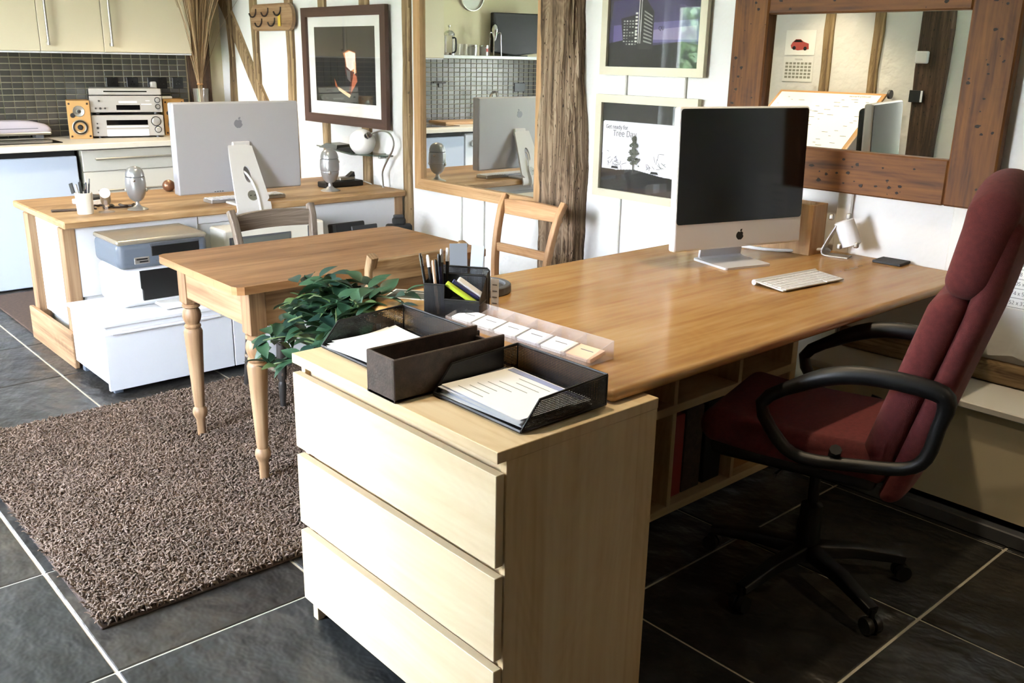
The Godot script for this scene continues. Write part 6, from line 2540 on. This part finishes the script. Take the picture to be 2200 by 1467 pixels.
	b.prism([Vector2(-0.085, 0.055), Vector2(-0.08, 0.10), Vector2(-0.03, 0.115), Vector2(0.0, 0.135), Vector2(0.045, 0.135), Vector2(0.075, 0.11), Vector2(0.09, 0.085), Vector2(0.08, 0.06), Vector2(0.02, 0.045)], 0.0, 0.0006)
	part(t, "car_print", b, "print_red", V(0, 0, 0.0003))
	b = nb()
	b.prism(circle(0.016, 14, -0.05, 0.06), 0.0, 0.0009)
	b.prism(circle(0.016, 14, 0.055, 0.065), 0.0, 0.0009)
	b.prism([Vector2(-0.025, 0.112), Vector2(0.0, 0.130), Vector2(0.045, 0.130), Vector2(0.065, 0.112)], 0.0, 0.0009)
	part(t, "car_print", b, "print_black", V(0, 0, 0.0003))
	text(t, "lettering", "AUGUST", 0.014, "print_grey", V(0, -0.028, 0.0004))
	for i in 5:
		for k in 7:
			b = nb()
			b.box(V(-0.11 + k * 0.0365, -0.06 - i * 0.028, 0.0004), V(0.026, 0.018, 0.0004))
			part(t, "day_print", b, "print_sage")
	# sloping planner board on a trestle
	var bt := thing("planner_board", "sloping drawing board covered with a white monthly planner", "drawing board", V(-2.11, 0.0, 1.43))
	var tilt := -0.93
	var bf := Transform3D(Basis.from_euler(V(0, PI, 0)) * Basis.from_euler(V(tilt, 0, 0)), V(0, 1.285, 0.27))
	# board's own frame: x along, y down the slope towards the mirror
	b = nb(0.0, 0)
	b.box(V(0, -0.36, -0.012), V(0.96, 0.74, 0.020), 0.003, bf)
	part(bt, "board", b, "cork")
	b = nb()
	b.box(V(0, -0.36, 0.0), V(0.90, 0.68, 0.002), 0.0, bf)
	part(bt, "planner_sheet", b, "paper")
	var lt := bf * X(V(0, 0, 0.0016))
	var r := RandomNumberGenerator.new()
	r.seed = 33
	var pb := nb()
	for i in 60:
		pb.box(V(r.randf_range(-0.40, 0.40), r.randf_range(-0.66, -0.08), 0), V(r.randf_range(0.01, 0.06), 0.005, 0.0006), 0.0, lt)
	part(bt, "handwriting", pb, "print_grey")
	var tm = text(bt, "lettering", "Monthly Planner", 0.018, "print_dark", Vector3.ZERO)
	tm.transform = lt * X(V(-0.28, -0.045, 0))
	b = nb(40.0)
	b.lathe([Vector2(0, 0), Vector2(0.034, 0.0), Vector2(0.034, 0.02), Vector2(0, 0.022)], 22, bf * X(V(-0.50, 0.0, 0.0), V(0, 0, PI / 2)))
	part(bt, "knob", b, "grey_dark")
	for s in [-1, 1]:
		b = nb(0.0, 1)
		b.bar([V(s * 0.40, 0.0, 0.25), V(s * 0.40, 1.24, 0.25)], Vector3.RIGHT, 0.05, 0.05)
		part(bt, "leg", b, "pine_pale")
		b = nb(0.0, 1)
		b.bar([V(s * 0.40, 0.0, -0.22), V(s * 0.40, 0.88, -0.22)], Vector3.RIGHT, 0.05, 0.05)
		part(bt, "leg", b, "pine_pale")
	b = nb(40.0)
	b.soft(V(0, 0, 0.018), V(0.10, 0.09, 0.035), 0.012)
	one("thermostat", "white rounded thermostat box on the dark post", "thermostat", b, "white", V(-1.375, 1.566, WF - 0.055), PI)
	t = thing("light_switch", "black light switch with a white rocker on the dark post", "switch", V(-1.385, 1.28, WF - 0.055), PI)
	b = nb()
	b.box(V(0.0, 0, 0.006), V(0.11, 0.09, 0.012), 0.003)
	part(t, "plate", b, "black")
	b = nb()
	b.box(V(-0.044, 0, 0.014), V(0.016, 0.085, 0.006), 0.002)
	part(t, "rocker", b, "white")
